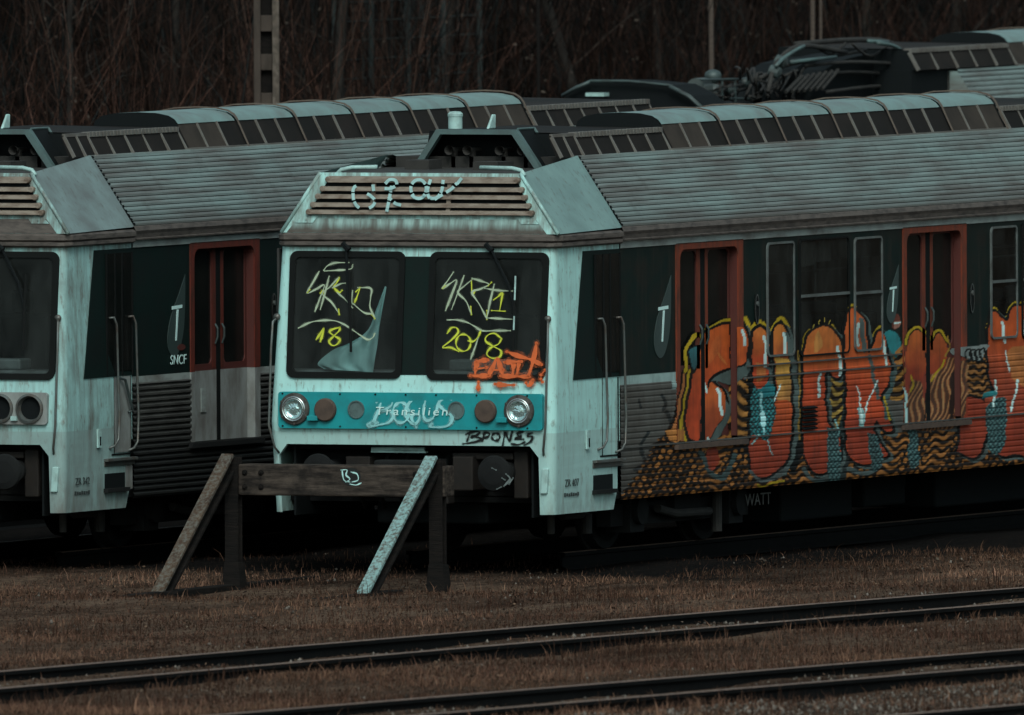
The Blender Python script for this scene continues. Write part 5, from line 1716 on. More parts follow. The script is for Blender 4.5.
def far_train():
    T = empty("railcar", "far railcar showing only its hood, folded pantograph and roof above the nearer trains", "train", (24.1, 8.96, 0), 0, "derelict railcars in the yard")
    L = 22.3
    bd = MB()
    for s in (-1, 1):
        bd.grid(lambda a, b: (a, s * b[0], b[1]), [0, L], [(1.38, 0.5), (1.41, 1.3), (1.40, 2.8), (1.45, 2.9), (1.42, 2.97)])
    bd.plate([[(-1.38, 0.5), (1.38, 0.5), (1.42, 2.97), (1.0, 3.3), (-1.0, 3.3), (-1.42, 2.97)]], lambda a, b: (0, a, b))
    bd.box(0, 7.9, -1.0, 1.0, 3.2, 3.34)
    bd.box(7.9, L, -0.87, 0.87, 3.4, 3.67)
    bd.grid(lambda a, b: (a, *b), [0, 7.9], [(-1.42, 2.97), (-1.0, 3.30)])
    bd.build("coach_body", GRILLE, T)
    for s in (-1, 1):
        mb = MB()
        prof = []
        A2, B2 = np.array([1.425, 2.968]), np.array([0.955, 3.64])
        nrm = np.array([0.79, 0.61])
        for i in range(14):
            for f_, d in ((0.0, -0.030), (0.20, -0.032), (0.24, -0.004), (0.5, 0.006), (0.93, 0.010), (0.97, -0.020)):
                prof.append(A2 + (B2 - A2) * (i + f_) / 14 + nrm * d)
        prof += [np.array([0.95, 3.65]), np.array([0.965, 3.655]), np.array([0.96, 3.68]), np.array([0.86, 3.67])]
        mb.grid(lambda a, b: (a, s * b[0], b[1]), [7.9, L], prof)
        mb.mi = [1 if q < 84 and q % 6 in (0, 1, 5) else 0 for q in range(len(mb.f))]
        mb.plate([[(s * 0.86, 3.2), (s * 1.42, 2.97), (s * 0.955, 3.66), (s * 0.86, 3.66)]], lambda a, b: (7.9, a, b))
        mb.k = 1
        mb.build("corrugated_roof_side", [CORR, GROOVE], T)
    low_casing(T, 7.0, 9.58, 5, 3.69)
    sup = MB(); sup.box(6.95, 7.9, -0.85, 0.7, 3.3, 3.69); sup.build("vent_plinth", BLACK, T)
    roof_casing(T, 9.62, 1.30, 6, 3.67)
    OX, OY = 24.1, 8.96

    def fp(px, py, dy=0.0):
        p = from_px(px, py, 1, OY + dy)
        return (p[0] - OX, dy, p[2])

    # low hood seen from the front, with a thin pale rim
    prof = [(564, 99), (578, 90), (592, 83), (630, 81), (670, 82.5), (690, 92), (706, 106)]
    P0 = [np.array(fp(a, b)) for a, b in prof]
    P0 = [np.array([1.65, -(q[0] - P0[3][0]) * 0.436 - 0.02, q[2]]) for q in P0]
    c = MB()
    c.loft([[(x, q[1], q[2]) for q in P0] for x in (1.72, 2.3)], closed=False)
    c.plate([[(q[1], q[2]) for q in P0] + [(P0[-1][1], 3.3), (P0[0][1], 3.3)]], lambda a, b: (1.72, a, b))
    hd_ = c.build("horn_hood", BLACK, T)
    h = MB(); h.tube([tuple(q) for q in P0], 0.014, 6); h.build("hood_rim", STEELDK, hd_, smooth=True)
    h = MB(); h.tube([tuple(np.array(q) + np.array([-0.02, 0, -0.01])) for q in P0[:3]], 0.016, 6); h.tube([tuple(np.array(q) + np.array([-0.02, 0, -0.012])) for q in P0[4:]], 0.016, 6); h.build("hood_leg", STEELDK, hd_, smooth=True)
    bs = MB(); bs.box(0.1, 7.9, -1.0, 1.0, 3.3, 3.38); bs.build("hood_base", BLACK, T)
    lp = MB(); a_, b_ = fp(576, 97), fp(597, 93); lp.box(1.55, 1.68, -0.02 + 0.23, -0.02 + 0.43, b_[2] - 0.05, b_[2] - 0.015); lp.build("pale_roof_plate", PALE, T)
    # insulators and cylinders between the hood and the pantograph
    for px, py, r, k in ((713, 76, 0.085, "roof_insulator"), (712, 91, 0.10, "roof_insulator"), (691, 88, 0.10, "roof_cylinder"), (745, 82, 0.06, "roof_insulator"), (729, 90, 0.055, "roof_insulator")):
        q = fp(px, py, -0.15)
        e = MB()
        if k == "roof_insulator":
            e.lathe([(0.02, -0.9 * r), (0.6 * r, -0.8 * r), (r, -0.35 * r), (r * 1.02, 0.1 * r), (0.85 * r, 0.5 * r), (0.4 * r, 0.72 * r), (0.0, 0.8 * r)], q, (0, 0, 1), 18)
        else:
            e.tube([(q[0], q[1] - 0.05, q[2]), (q[0] + 0.22, q[1] - 0.05, q[2])], r, 14)
        e.build(k, STEELDK if r < 0.09 else STEELMD, T, smooth=(k == "roof_insulator"))
    fr = MB()
    for a, b in (((722, 80), (722, 102)), ((735, 80), (735, 102)), ((700, 80), (738, 79)), ((680, 97), (750, 99))):
        fr.tube([fp(*a, -0.3), fp(*b, -0.3)], 0.014, 6)
    fr.build("insulator_frame", STEELDK, T)
    R_ = random.Random(5)
    cb = MB()
    for q in range(34):
        a = R_.uniform(684, 800)
        pts = [fp(a, R_.uniform(84, 104), R_.uniform(-0.5, 0.3))]
        for _ in range(3):
            a += R_.uniform(-10, 16)
            pts.append(fp(a, R_.uniform(66 if a > 735 else 84, 100), R_.uniform(-0.5, 0.3)))
        cb.tube([tuple(x) for x in smooth_line([np.array(x) for x in pts], 4)], R_.uniform(0.008, 0.018), 5)
    cb.build("roof_cables", ROOFSOOT, T, smooth=True)
    # folded pantograph
    out = [(772, 103), (776, 84), (786, 70), (800, 60), (822, 55), (850, 51), (880, 49), (900, 55), (912, 70), (917, 88), (918, 103)]
    pb_ = MB()
    for dy in (-0.42, -0.1, 0.22):
        Q = [fp(px, py + (3 if dy > 0 else 0) + R_.uniform(-1.5, 1.5), 0.0) for px, py in out]
        pb_.plate([[(q[0], q[2]) for q in Q]], lambda a, b, dy=dy: (a, dy, b), 0.22, (0, 1, 0))
    pan = pb_.build("pantograph_base", BLACK, T)
    arms = MB()
    for pts, r in (([(768, 92), (776, 64), (800, 46), (846, 52)], 0.026), ([(790, 63), (830, 57), (866, 50)], 0.018), ([(796, 44), (850, 40), (886, 42), (906, 56), (916, 92)], 0.03), ([(806, 66), (850, 62), (905, 64)], 0.02),
                   ([(800, 78), (850, 72), (912, 76)], 0.018), ([(760, 78), (785, 66), (812, 60)], 0.02), ([(826, 92), (880, 86), (915, 90)], 0.02), ([(852, 44), (870, 56), (890, 44)], 0.014), ([(812, 44), (830, 54), (846, 43)], 0.014)):
        arms.tube([tuple(x) for x in smooth_line([np.array(fp(a, b, R_.uniform(-0.62, -0.46))) for a, b in pts], 4)], r, 6)
    arms.build("pantograph_arm", ROOFSOOT, T, smooth=True)
    hd2 = MB()
    for pts, dy in (([(878, 43), (894, 46), (906, 56), (915, 74)], -0.66), ([(776, 66), (784, 58), (796, 50), (804, 46)], -0.64), ([(790, 62), (836, 57)], -0.63), ([(868, 41), (888, 42)], -0.6)):
        hd2.tube([tuple(x) for x in smooth_line([np.array(fp(a, b, dy)) for a, b in pts], 4)], 0.02, 7)
    hd2.build("pantograph_head", HOODM, T, smooth=True)
    for px, py in ((781, 62), (775, 72)):
        js = MB(); q = fp(px, py, -0.6)
        js.lathe([(0.0, -0.07), (0.06, -0.05), (0.065, 0.05), (0.0, 0.07)], q, (0, 1, 0.3), 12)
        js.build("pantograph_joint", STEELDK, T)
    spg = MB()
    for q in range(7):
        spg.tube([fp(786 + q * 6, 92 - q * 0.5, -0.62), fp(802 + q * 6, 76 - q, -0.6)], 0.02, 6)
    spg.build("pantograph_spring", ROOFSOOT, T)
    return T


far_train()

# ------------------------------------------------------------------ the yard
def gz(x, y):
    """ground height"""
    return (-0.165 + 0.055 * np.clip((-y - 3.5) / 2.0, 0, 1) + 0.018 * np.sin(x * 0.7 + y * 0.3) + 0.014 * np.sin(x * 1.9 - y * 1.3) - 0.03 * np.exp(-((x + 2.6) / 2.2) ** 2 - ((y - 0.2) / 2.0) ** 2) * 2.4
            + np.clip((y - 12.2) / 22.0, 0, 1) * 7.5)


gx = np.concatenate([np.linspace(-400, -60, 12), np.linspace(-55, 90, 146), np.linspace(100, 700, 16)])
gy = np.concatenate([np.linspace(-300, -40, 10), np.linspace(-36, 12, 97), np.linspace(12.5, 36, 12), np.linspace(40, 500, 10)])
X, Y = np.meshgrid(gx, gy, indexing="ij")
Z = gz(X, Y) + 0.012 * np.sin(X * 5.1 + Y * 3.3) * np.cos(Y * 4.7 - X)
idx = np.arange(X.size).reshape(X.shape)
Fq = np.stack([idx[:-1, :-1], idx[1:, :-1], idx[1:, 1:], idx[:-1, 1:]], -1).reshape(-1, 4)
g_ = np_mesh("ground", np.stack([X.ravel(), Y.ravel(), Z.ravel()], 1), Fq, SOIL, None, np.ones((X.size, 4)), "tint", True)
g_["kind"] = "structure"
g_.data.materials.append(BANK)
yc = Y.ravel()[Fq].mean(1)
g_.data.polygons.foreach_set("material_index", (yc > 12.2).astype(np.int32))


def rail_mb(path, ztop=0.0):
    """flat-bottom rail along a list of (x,y)"""
    prof = [(-0.07, -0.17), (0.07, -0.17), (0.07, -0.155), (0.012, -0.13), (0.012, -0.045), (0.036, -0.035), (0.036, -0.004), (0.028, 0.0), (-0.028, 0.0), (-0.036, -0.004), (-0.036, -0.035), (-0.012, -0.045), (-0.012, -0.13), (-0.07, -0.155)]
    mb = MB()
    rings = []
    for i, p in enumerate(path):
        a, b = path[max(i - 1, 0)], path[min(i + 1, len(path) - 1)]
        d = np.array([b[0] - a[0], b[1] - a[1]]); d = d / np.linalg.norm(d)
        nrm = np.array([-d[1], d[0]])
        rings.append([(p[0] + nrm[0] * q, p[1] + nrm[1] * q, ztop + z) for q, z in prof])
    n = len(prof)
    mb.v = [tuple(p) for r in rings for p in r]
    for i in range(len(rings) - 1):
        for k in range(n):
            a, b = i * n + k, i * n + (k + 1) % n
            mb.f.append((a, b, b + n, a + n)); mb.mi.append(1 if k in (6, 7, 8) else 0)
    mb.k = 1
    return mb


def track(label, yfun, x0, x1, step, zt=0.0, g=0.752, sleepers=None):
    T = empty("railway_track", label, "track", (0, 0, 0), 0, "tracks across the yard")
    xs = np.arange(x0, x1 + step, step)
    for s in (1, -1):
        path = []
        for x in xs:
            sl_ = (yfun(x + 0.5) - yfun(x - 0.5))
            nn = np.array([-sl_, 1.0]) / math.hypot(sl_, 1)
            path.append((x + nn[0] * g * s, yfun(x) + nn[1] * g * s))
        rail_mb(path, zt).build("rail", [RAILM, RAILTOP], T)
    return T


def yA(x):
    f0 = lambda q: -7.0 - 0.0785 * (q + 14) - 0.00145 * (q + 14) ** 2
    if x < -30:
        return f0(-30) + (x + 30) * (-0.0785 + 0.0464) - 0.755
    if x > 4:
        return f0(4) + (x - 4) * (-0.0785 - 0.0522) - 0.755
    return f0(x) - 0.755


track("rusty track nearest the buffer stop, running past it through the grass", yA, -70, 60, 2.0)
track("rusty track between the near grass strip and the pale ballast at the bottom", lambda x: -12.4 - 0.1 * (x + 21) - 0.76, -80, 60, 5.0)
track("nearest track, only its far rail showing in the bottom right corner", lambda x: -16.93 - 0.1 * (x + 26.4) - 0.755, -80, 60, 5.0)
track("track in deep shade under the graffitied middle train", lambda x: 0.0, 1.6, 60, 8.0, 0.0)
track("track in deep shade under the stained left train", lambda x: 4.48, 0.4, 60, 8.0, 0.0)
track("track hidden under the far train with the pantograph", lambda x: 8.96, -20, 80, 8.0, 0.0)

# buffer stop
B = empty("buffer_stop", "old timber buffer stop with two sloping struts in front of the middle train", "buffer stop", (-1.65, 0, -0.18))


def bpart(mb, name, mat, bev=0.006):
    mb.v = [(x + 1.65, y, z + 0.18) for x, y, z in mb.v]
    return mb.build(name, mat, B, bev)


mb = MB(); mb.box(-1.80, -1.56, -1.08, 0.95, 0.625, 0.905); bm = bpart(mb, "beam", TIMBER, 0.015)
for y in (1.0, -1.01):
    mb = MB()
    mb.box(-1.84, -1.82, y - 0.065, y + 0.065, -0.3, 0.97); mb.box(-1.82, -1.73, y - 0.012, y + 0.012, -0.3, 0.97); mb.box(-1.73, -1.71, y - 0.055, y + 0.055, -0.3, 0.97)
    mb.hexa([(-1.86, y - 0.10, -0.3), (-1.69, y - 0.10, -0.3), (-1.69, y + 0.10, -0.3), (-1.86, y + 0.10, -0.3), (-1.845, y - 0.07, 0.02), (-1.705, y - 0.07, 0.02), (-1.705, y + 0.07, 0.02), (-1.845, y + 0.07, 0.02)])
    bpart(mb, "post", DARKT, 0.004)
for y, mt_, xs0, xs1 in ((1.02, BRACEB, -4.3, 0.2), (-0.985, BRACEW, -4.9, -2.6)):
    mb = MB(); mb.beam((-3.52, y + 0.02, -0.30), (-1.86, y, 0.99), 0.118, 0.035, (0, 0, 1))
    bpart(mb, "strut", mt_, 0.006)
    mb = MB(); mb.beam((-3.47, y + 0.02, -0.36), (-1.83, y, 0.92), 0.03, 0.11, (0, 0, 1)); mb.beam((-3.44, y + 0.02, -0.39), (-1.80, y, 0.86), 0.11, 0.03, (0, 0, 1))
    bpart(mb, "strut_web", DARKT, 0.004)
    mb = MB(); mb.box(-3.45, -3.15, y - 0.09, y + 0.09, -0.4, -0.19); bpart(mb, "strut_foot", DARKT, 0.02)
    mb = MB(); mb.beam((xs0, y - 0.02, -0.245), (xs1, y + 0.03, -0.235), 0.14, 0.12); bpart(mb, "ground_sill", DARKT, 0.01)
mb = MB()
for y in (0.88, 0.72, -0.80):
    for z in (0.70, 0.83):
        mb.lathe([(0.028, 0), (0.028, 0.006), (0.016, 0.007), (0.014, 0.022), (0, 0.024)], (-1.80, y, z), n=8)
bpart(mb, "beam_bolts", DARKT, 0)
mb = MB()
fnb = lambda px, py: tuple(np.array(from_px(px, py, 0, -1.803)) + np.array([1.65, 0, 0.18]))
for s in ([(342, 470), (344, 480), (350, 482)], [(341, 470), (347, 470), (346, 475), (350, 479), (346, 482)], [(351, 472), (357, 474), (358, 480), (352, 482)], [(350, 484), (356, 485), (361, 483)]):
    stroke(mb, s, 1.5, fnb, 6, True, 0.1)
mb.build("white_scribble", SP_WHT, bm)
mb = MB(); mb.plate([circ(351, 477, 10, 9, 18)[:-1]], lambda a, b: tuple(np.array(from_px(a, b, 0, -1.8015)) + np.array([1.65, 0, 0.18])))
mb.build("black_spray_patch", SP_BLK, bm)
# scribble on the buffer head of the middle train
mb = MB()
for s in ([(492, 468), (496, 470)], [(506, 474), (510, 479), (504, 486)], [(513, 478), (509, 484)], [(497, 489), (501, 487)], [(502, 478), (505, 480)]):
    stroke(mb, s, 2.2, lambda px, py: tuple(from_px(px, py, 0, -0.298)), 4, True, 0.3)
mb.build("buffer_scribble", spray("grey_spray", (0.16, 0.19, 0.19)), TR2)

CONCD = wood_mat("dark_stained_concrete", (0.075, 0.058, 0.05), (0.045, 0.036, 0.031), None, 0, (3, 3, 1))
# catenary mast and poles behind the trains
def at(px, py, y):
    return from_px(px, py, 1, y)


c0, c1 = at(253.5, 100, 11.8), at(280, 100, 11.8)
mx_, my_ = (c0[0] + c1[0]) / 2, 11.8
M_ = empty("catenary_mast", "pierced concrete mast rising behind the left train", "mast", (mx_, my_, -0.2), math.radians(23.5 - 90))
for yy in (-0.092, 0.092):
    mb = MB(); mb.box(yy - 0.034, yy + 0.034, -0.09, 0.09, 0, 8.5); mb.build("flange", CONC if yy > 0 else CONCD, M_, 0.008)
mb = MB(); mb.box(-0.058, 0.058, 0.02, 0.05, 0, 8.5)
mb.build("mast_web", DARKT, M_)
mb = MB()
for q in range(22):
    mb.box(-0.058, 0.058, -0.05, 0.018, 0.2 + q * 0.385, 0.36 + q * 0.385)
mb.build("rung", CONCD, M_, 0.006)
for px, w, yq, hgt, lab in ((711, 0.026, 12.0, 7.5, "thin brown pole behind the roof gear of the far train"), (812.5, 0.024, 12.3, 8.0, "left of two slim poles above the folded pantograph"), (820.5, 0.016, 12.3, 8.0, "right and thinner of two slim poles above the folded pantograph"), (538, 0.018, 12.6, 8.0, "dark thin pole in the thicket above the middle train's hood")):
    p = at(px, 60, yq)
    po = empty("slim_pole", lab, "pole", (p[0], yq, -0.2), 0, "slim poles in the thicket")
    mb = MB(); mb.tube([(0, 0, 0), (0.01, 0, hgt / 2), (0.0, 0, hgt)], [w * 1.15, w, w * 0.9], 8); mb.build("pole_shaft", POLE if px != 538 else DARKT, po)
    mb = MB(); mb.tube([(0, 0, 0.2), (0, 0, 0.5)], w * 1.5, 8); mb.build("pole_base", DARKT, po)

FENCEM = simple("dull_fence_wire", (0.03, 0.036, 0.036), 0.8, 0, (0.015, 0.016, 0.016), 0.8, 6, spec=0.1)
fa, fb = at(335, 110, 17.5), at(480, 110, 17.5)
FE = empty("wire_fence", "dark wire fence half lost in the thicket above the left train's roof", "fence", (fa[0], 17.5, 1.2))
Lf = fb[0] - fa[0]
for q in range(5):
    mb = MB(); mb.tube([(Lf * q / 4, 0, -0.2), (Lf * q / 4, 0, 4.2)], 0.03, 8); mb.build("post", FENCEM, FE)
mb = MB()
for q in range(16):
    mb.tube([(0, 0, 1.2 + q * 0.2), (Lf, 0, 1.2 + q * 0.2)], 0.007, 4)
for q in range(int(Lf / 0.25)):
    mb.tube([(q * 0.25, 0.01, 1.2), (q * 0.25, 0.01, 4.2)], 0.005, 4)
mb.build("wire_panel", FENCEM, FE)

# ---- vectorised twigs: every polyline becomes a tapering three-sided tube
class Twigs:
    def __init__(self):
        self.V, self.F, self.C, self.n = [], [], [], 0

    def add(self, P, r0, r1, col):
        P = np.asarray(P)
        m_ = len(P)
        rr = np.linspace(r0, r1, m_)[:, None]
        offs = [np.array([1, 0, 0]), np.array([-0.5, 0.87, 0.0]), np.array([-0.5, -0.87, 0.0])]
        V = np.stack([P + rr * o for o in offs], 1).reshape(-1, 3)
        i = np.arange(m_ - 1)[:, None] * 3
        k = np.arange(3)[None]
        a, b = i + k, i + (k + 1) % 3
        F_ = np.stack([a, b, b + 3, a + 3], -1).reshape(-1, 4) + self.n
        self.V.append(V); self.F.append(F_); self.C.append(np.tile(np.append(col, 1.0), (len(V), 1))); self.n += len(V)

    def build(self, name, parent=None, mat=None):
        return np_mesh(name, np.concatenate(self.V), np.concatenate(self.F), mat or TWIG, parent, np.concatenate(self.C), "tint")


def wander(p, d, length, nseg, bend):
    pts = [p]
    st = length / nseg
    for _ in range(nseg):
        d = d + rng.normal(0, bend, 3)
        d = d / np.linalg.norm(d)
        pts.append(pts[-1] + d * st)
    return np.array(pts), d


def spot(ulo, uhi, ylo, yhi):
    u_ = rng.uniform(ulo, uhi); y_ = rng.uniform(ylo, yhi)
    x_ = from_px(u_, 110, 1, y_)[0]
    return u_, np.array([x_, y_, float(gz(np.array(x_), np.array(y_))) - 0.05])


def blotch(p):
    b = 0.5 + 0.5 * math.sin(p[0] * 0.55 + 2.0 * math.sin(p[1] * 0.9)) * math.sin(p[1] * 0.7 + p[0] * 0.21)
    return 0.10 + 0.95 * b * b


tw = Twigs()
for i in range(1500):                       # saplings and briars
    u_, p = spot(-320, 1350, 12.8, 24)
    h = rng.uniform(2.2, 5.6)
    warm = rng.uniform(0.5, 1.15) * (1.0 if u_ < 480 else 0.75)
    colr = (np.array([0.070, 0.041, 0.032]) if rng.random() < 0.7 else np.array([0.040, 0.046, 0.046])) * warm * rng.uniform(0.25, 1.4) * blotch(p) * 1.2
    P, d = wander(p, np.array([rng.normal(0, 0.12), rng.normal(0, 0.12), 1.0]), h, 7, 0.09)
    r = rng.uniform(0.006, 0.014)
    tw.add(P, r, 0.003, colr)
    for b_ in range(rng.integers(3, 8)):
        k = rng.integers(1, 7)
        Q, _ = wander(P[k], np.array([rng.normal(0, 0.55), rng.normal(0, 0.55), rng.uniform(0.3, 1.0)]), rng.uniform(0.5, 1.7), 5, 0.16)
        tw.add(Q, r * 0.55, 0.002, colr * rng.uniform(0.8, 1.25))
for i in range(4200):                       # low brush
    u_, p = spot(-320, 1350, 12.6, 19)
    colr = np.array([0.090, 0.045, 0.034]) * rng.uniform(0.3, 1.25) * blotch(p) * (1.8 if u_ < 460 else 1.1)
    P, d = wander(p, np.array([rng.normal(0, 0.4), rng.normal(0, 0.4), 1.0]), rng.uniform(1.6, 4.2), 7, 0.26)
    tw.add(P, 0.006, 0.002, colr)
o = tw.build("thicket")
o["kind"] = "stuff"; o["label"] = "tangle of bare brown briars and saplings on the bank behind the trains"; o["category"] = "thicket"

# bare trees one can tell apart
def bare_tree(px, y, h, r, label, tone):
    p = from_px(px, 110, 1, y); z = float(gz(np.array(p[0]), np.array(y)))
    root = empty("bare_tree", label, "tree", (p[0], y, z - 0.1), 0, "bare trees on the bank")
    t_ = Twigs(); c = np.array([0.05, 0.042, 0.037]) * tone
    P, d = wander(np.zeros(3), np.array([rng.normal(0, 0.05), rng.normal(0, 0.05), 1.0]), h, 10, 0.05)
    mb = MB(); mb.tube([tuple(q) for q in P], list(np.linspace(r, r * 0.3, len(P))), 8)
    mb.build("trunk", TREEB, root, smooth=True)
    for k in range(2, 11):
        for _ in range(rng.integers(2, 5)):
            Q, dd = wander(P[k], np.array([rng.normal(0, 0.8), rng.normal(0, 0.8), rng.uniform(0.2, 0.9)]), rng.uniform(0.8, 2.2), 6, 0.16)
            t_.add(Q, r * 0.25, 0.004, c)
            for _ in range(4):
                q2 = rng.integers(1, 6)
                S, _x = wander(Q[q2], np.array([rng.normal(0, 0.8), rng.normal(0, 0.8), rng.uniform(0.0, 0.9)]), rng.uniform(0.4, 1.1), 4, 0.2)
                t_.add(S, 0.006, 0.002, c * rng.uniform(0.8, 1.3))
    t_.build("crown", root)


TREEB = wood_mat("dark_tree_bark", (0.035, 0.03, 0.027), (0.018, 0.016, 0.015), None, 0, (3, 3, 1))
bare_tree(68, 17.0, 7.0, 0.045, "slender dark bare tree at the far left of the bank", 0.9)
bare_tree(175, 19.0, 7.5, 0.05, "bare tree left of the pierced concrete mast", 0.9)
bare_tree(318, 17.5, 7.5, 0.07, "dark bare tree just right of the concrete mast", 0.7)
bare_tree(442, 18.5, 7.5, 0.06, "dark bare tree above the horn hood of the middle train", 0.7)
bare_tree(604, 16.5, 7.5, 0.075, "thick dark bare tree above the far train's hood", 0.7)
bare_tree(668, 19.0, 7.0, 0.05, "bare tree left of the thin brown pole", 0.9)
bare_tree(856, 17.0, 7.5, 0.06, "dark bare tree right of the two slim poles", 0.7)
bare_tree(960, 18.0, 7.5, 0.06, "bare tree above the far train's corrugated roof", 0.9)

# dead leaves caught in the thicket
n = 5200
V, Fc, Cc = [], [], []
for i in range(n):
    if rng.random() < 0.7:
        u_, p = spot(520, 1350, 14, 22)
    else:
        u_, p = spot(-320, 520, 14, 22)
    c = p + np.array([0, 0, rng.uniform(0.8, 5.2)])
    s = rng.uniform(0.012, 0.034)
    a, b = rng.normal(0, 1, 3), rng.normal(0, 1, 3)
    a /= np.linalg.norm(a); b -= a * (a @ b); b /= np.linalg.norm(b)
    V += [c - a * s, c + b * s * 0.5, c + a * s, c - b * s * 0.5]
    Cc += [np.append(np.array([0.062, 0.048, 0.040]) * rng.uniform(0.3, 1.5), 1)] * 4
    Fc.append(np.arange(4) + 4 * i)
o = np_mesh("dead_leaves", np.array(V), np.array(Fc), TWIG, None, np.array(Cc), "tint")
o["kind"] = "stuff"; o["label"] = "withered leaves still hanging in the thicket"; o["category"] = "leaves"

# ---- dry grass in the foreground
def rail_dist(x, y):
    d = np.full(x.shape, 9.0)
    for fn in (np.vectorize(yA), lambda q: -13.16 - 0.1 * (q + 21), lambda q: -17.685 - 0.1 * (q + 26.4)):
        d = np.minimum(d, np.abs(np.abs(y - fn(x)) - 0.755))
    return d


def in_gauge(x, y):
    r = np.zeros(x.shape, bool)
    for fn in (np.vectorize(yA), lambda q: -13.16 - 0.1 * (q + 21), lambda q: -17.685 - 0.1 * (q + 26.4)):
        r |= np.abs(y - fn(x)) < 0.74
    return r


NB = 330000
u_ = rng.uniform(-140, 1170, NB); v_ = rng.uniform(548, 735, NB)
ray = _v[None] + _R[None] * ((u_ - CX) / F_PX)[:, None] - _U[None] * ((v_ - CY) / F_PX)[:, None]
t_ = (-0.17 - CAM[2]) / ray[:, 2]
gxp, gyp = CAM[0] + ray[:, 0] * t_, CAM[1] + ray[:, 1] * t_
cl_ = 0.5 + 0.5 * np.sin(gxp * 0.55 + 1.3 * np.sin(gyp * 0.7)) * np.sin(gyp * 0.9 - 0.4 * gxp)
cl3 = 0.5 + 0.5 * np.sin(gxp * 0.33 + 2.1 * np.sin(gyp * 0.5 + 1.0)) * np.sin(gyp * 1.35 + 0.5 * gxp)
cl2 = 0.5 + 0.5 * np.sin(gxp * 2.1 + gyp * 1.7) * np.sin(gyp * 2.6 - 1.1 * gxp)
keep = rng.random(NB) < (0.35 + 0.9 * cl3) * (0.22 + 0.55 * cl_ * 0.6 + 0.3 * cl2)
rdist = rail_dist(gxp, gyp)
gau = in_gauge(gxp, gyp)
keep &= ~(gau & (rng.random(NB) < 0.82))
keep &= ~((gyp < yA(0) * 0 - 14.3 - 0.1 * (gxp + 21)) & (rng.random(NB) < 0.72))       # ballast strip at the bottom
keep &= ~((gyp > -2.2) & (gxp > 0.2) & (rng.random(NB) < 0.8))                           # bare under the trains
keep &= rdist > 0.06
gxp, gyp, cl_, cl2, gau, cl3 = gxp[keep], gyp[keep], cl_[keep], cl2[keep], gau[keep], cl3[keep]
n = len(gxp)
hgt = rng.uniform(0.016, 0.075, n) * np.where(gyp > -6.5, 0.75, 1.0) * (0.55 + 0.9 * cl2) * np.where(rng.random(n) < 0.06, 2.0, 1.0) * np.where(gau, 0.6, 1.0)
az = rng.uniform(0, 2 * np.pi, n)
wd = rng.uniform(0.0022, 0.005, n)
lean = rng.uniform(0.1, 0.9, n) * hgt
la = rng.uniform(0, 2 * np.pi, n)
# standing dead weeds in loose clumps
nw = 70
wu, wv = rng.uniform(-100, 1130, nw), rng.uniform(575, 730, nw)
wray = _v[None] + _R[None] * ((wu - CX) / F_PX)[:, None] - _U[None] * ((wv - CY) / F_PX)[:, None]
wt_ = (-0.12 - CAM[2]) / wray[:, 2]
wx, wy = CAM[0] + wray[:, 0] * wt_, CAM[1] + wray[:, 1] * wt_
okw = (rail_dist(wx, wy) > 0.15) & ~in_gauge(wx, wy) & (wy < -1.6)
wx, wy = np.repeat(wx[okw], 46), np.repeat(wy[okw], 46)
nww = len(wx)
wx = wx + rng.normal(0, 0.16, nww); wy = wy + rng.normal(0, 0.20, nww)
gxp, gyp = np.concatenate([gxp, wx]), np.concatenate([gyp, wy])
hgt = np.concatenate([hgt, rng.uniform(0.05, 0.24, nww)]); az = np.concatenate([az, rng.uniform(0, 6.28, nww)])
wd = np.concatenate([wd, rng.uniform(0.0018, 0.004, nww)]); lean = np.concatenate([lean, rng.uniform(0.0, 0.05, nww)]); la = np.concatenate([la, rng.uniform(0, 6.28, nww)])
cl3 = np.concatenate([cl3, np.full(nww, 0.35)])
cl_, cl2 = np.concatenate([cl_, np.full(nww, 0.1)]), np.concatenate([cl2, np.full(nww, 0.3)])
n = len(gxp)
base = np.stack([gxp, gyp, gz(gxp, gyp) - 0.01], 1)
side = np.stack([np.cos(az), np.sin(az), np.zeros(n)], 1) * wd[:, None]
ld = np.stack([np.cos(la), np.sin(la), np.zeros(n)], 1)
mid = base + ld * (lean * 0.35)[:, None] + np.array([0, 0, 1]) * (hgt * 0.62)[:, None]
tip = base + ld * lean[:, None] + np.array([0, 0, 1]) * hgt[:, None]
V = np.stack([base - side, base + side, mid + side * 0.7, mid - side * 0.7, tip + side * 0.12, tip - side * 0.12], 1).reshape(-1, 3)
i6 = np.arange(n)[:, None] * 6
Fg = np.concatenate([i6 + np.array([[0, 1, 2, 3]]), i6 + np.array([[3, 2, 4, 5]])], 0)
tone = (rng.uniform(0.3, 1.6, n) * (0.55 + 0.6 * cl_ + 0.35 * (cl2 - 0.5)))[:, None]
mixw = np.clip(0.2 + 0.6 * cl_[:, None] + rng.normal(0, 0.25, (n, 1)), 0, 1)
colg = (np.array([[0.082, 0.042, 0.032]]) * (1 - mixw) + np.array([[0.165, 0.092, 0.062]]) * mixw) * tone
colg *= (0.62 + 1.05 * cl3 ** 1.5)[:, None]
colg *= np.where((gyp > -3.6) & (gxp > 0.0), 0.55, 0.92)[:, None]  # blades beside the middle train darkened as painted shade
colg = np.repeat(np.concatenate([colg, np.ones((n, 1))], 1), 6, 0)
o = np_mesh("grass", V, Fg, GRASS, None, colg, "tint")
o["kind"] = "stuff"; o["label"] = "short dry brown grass between the tracks"; o["category"] = "grass"

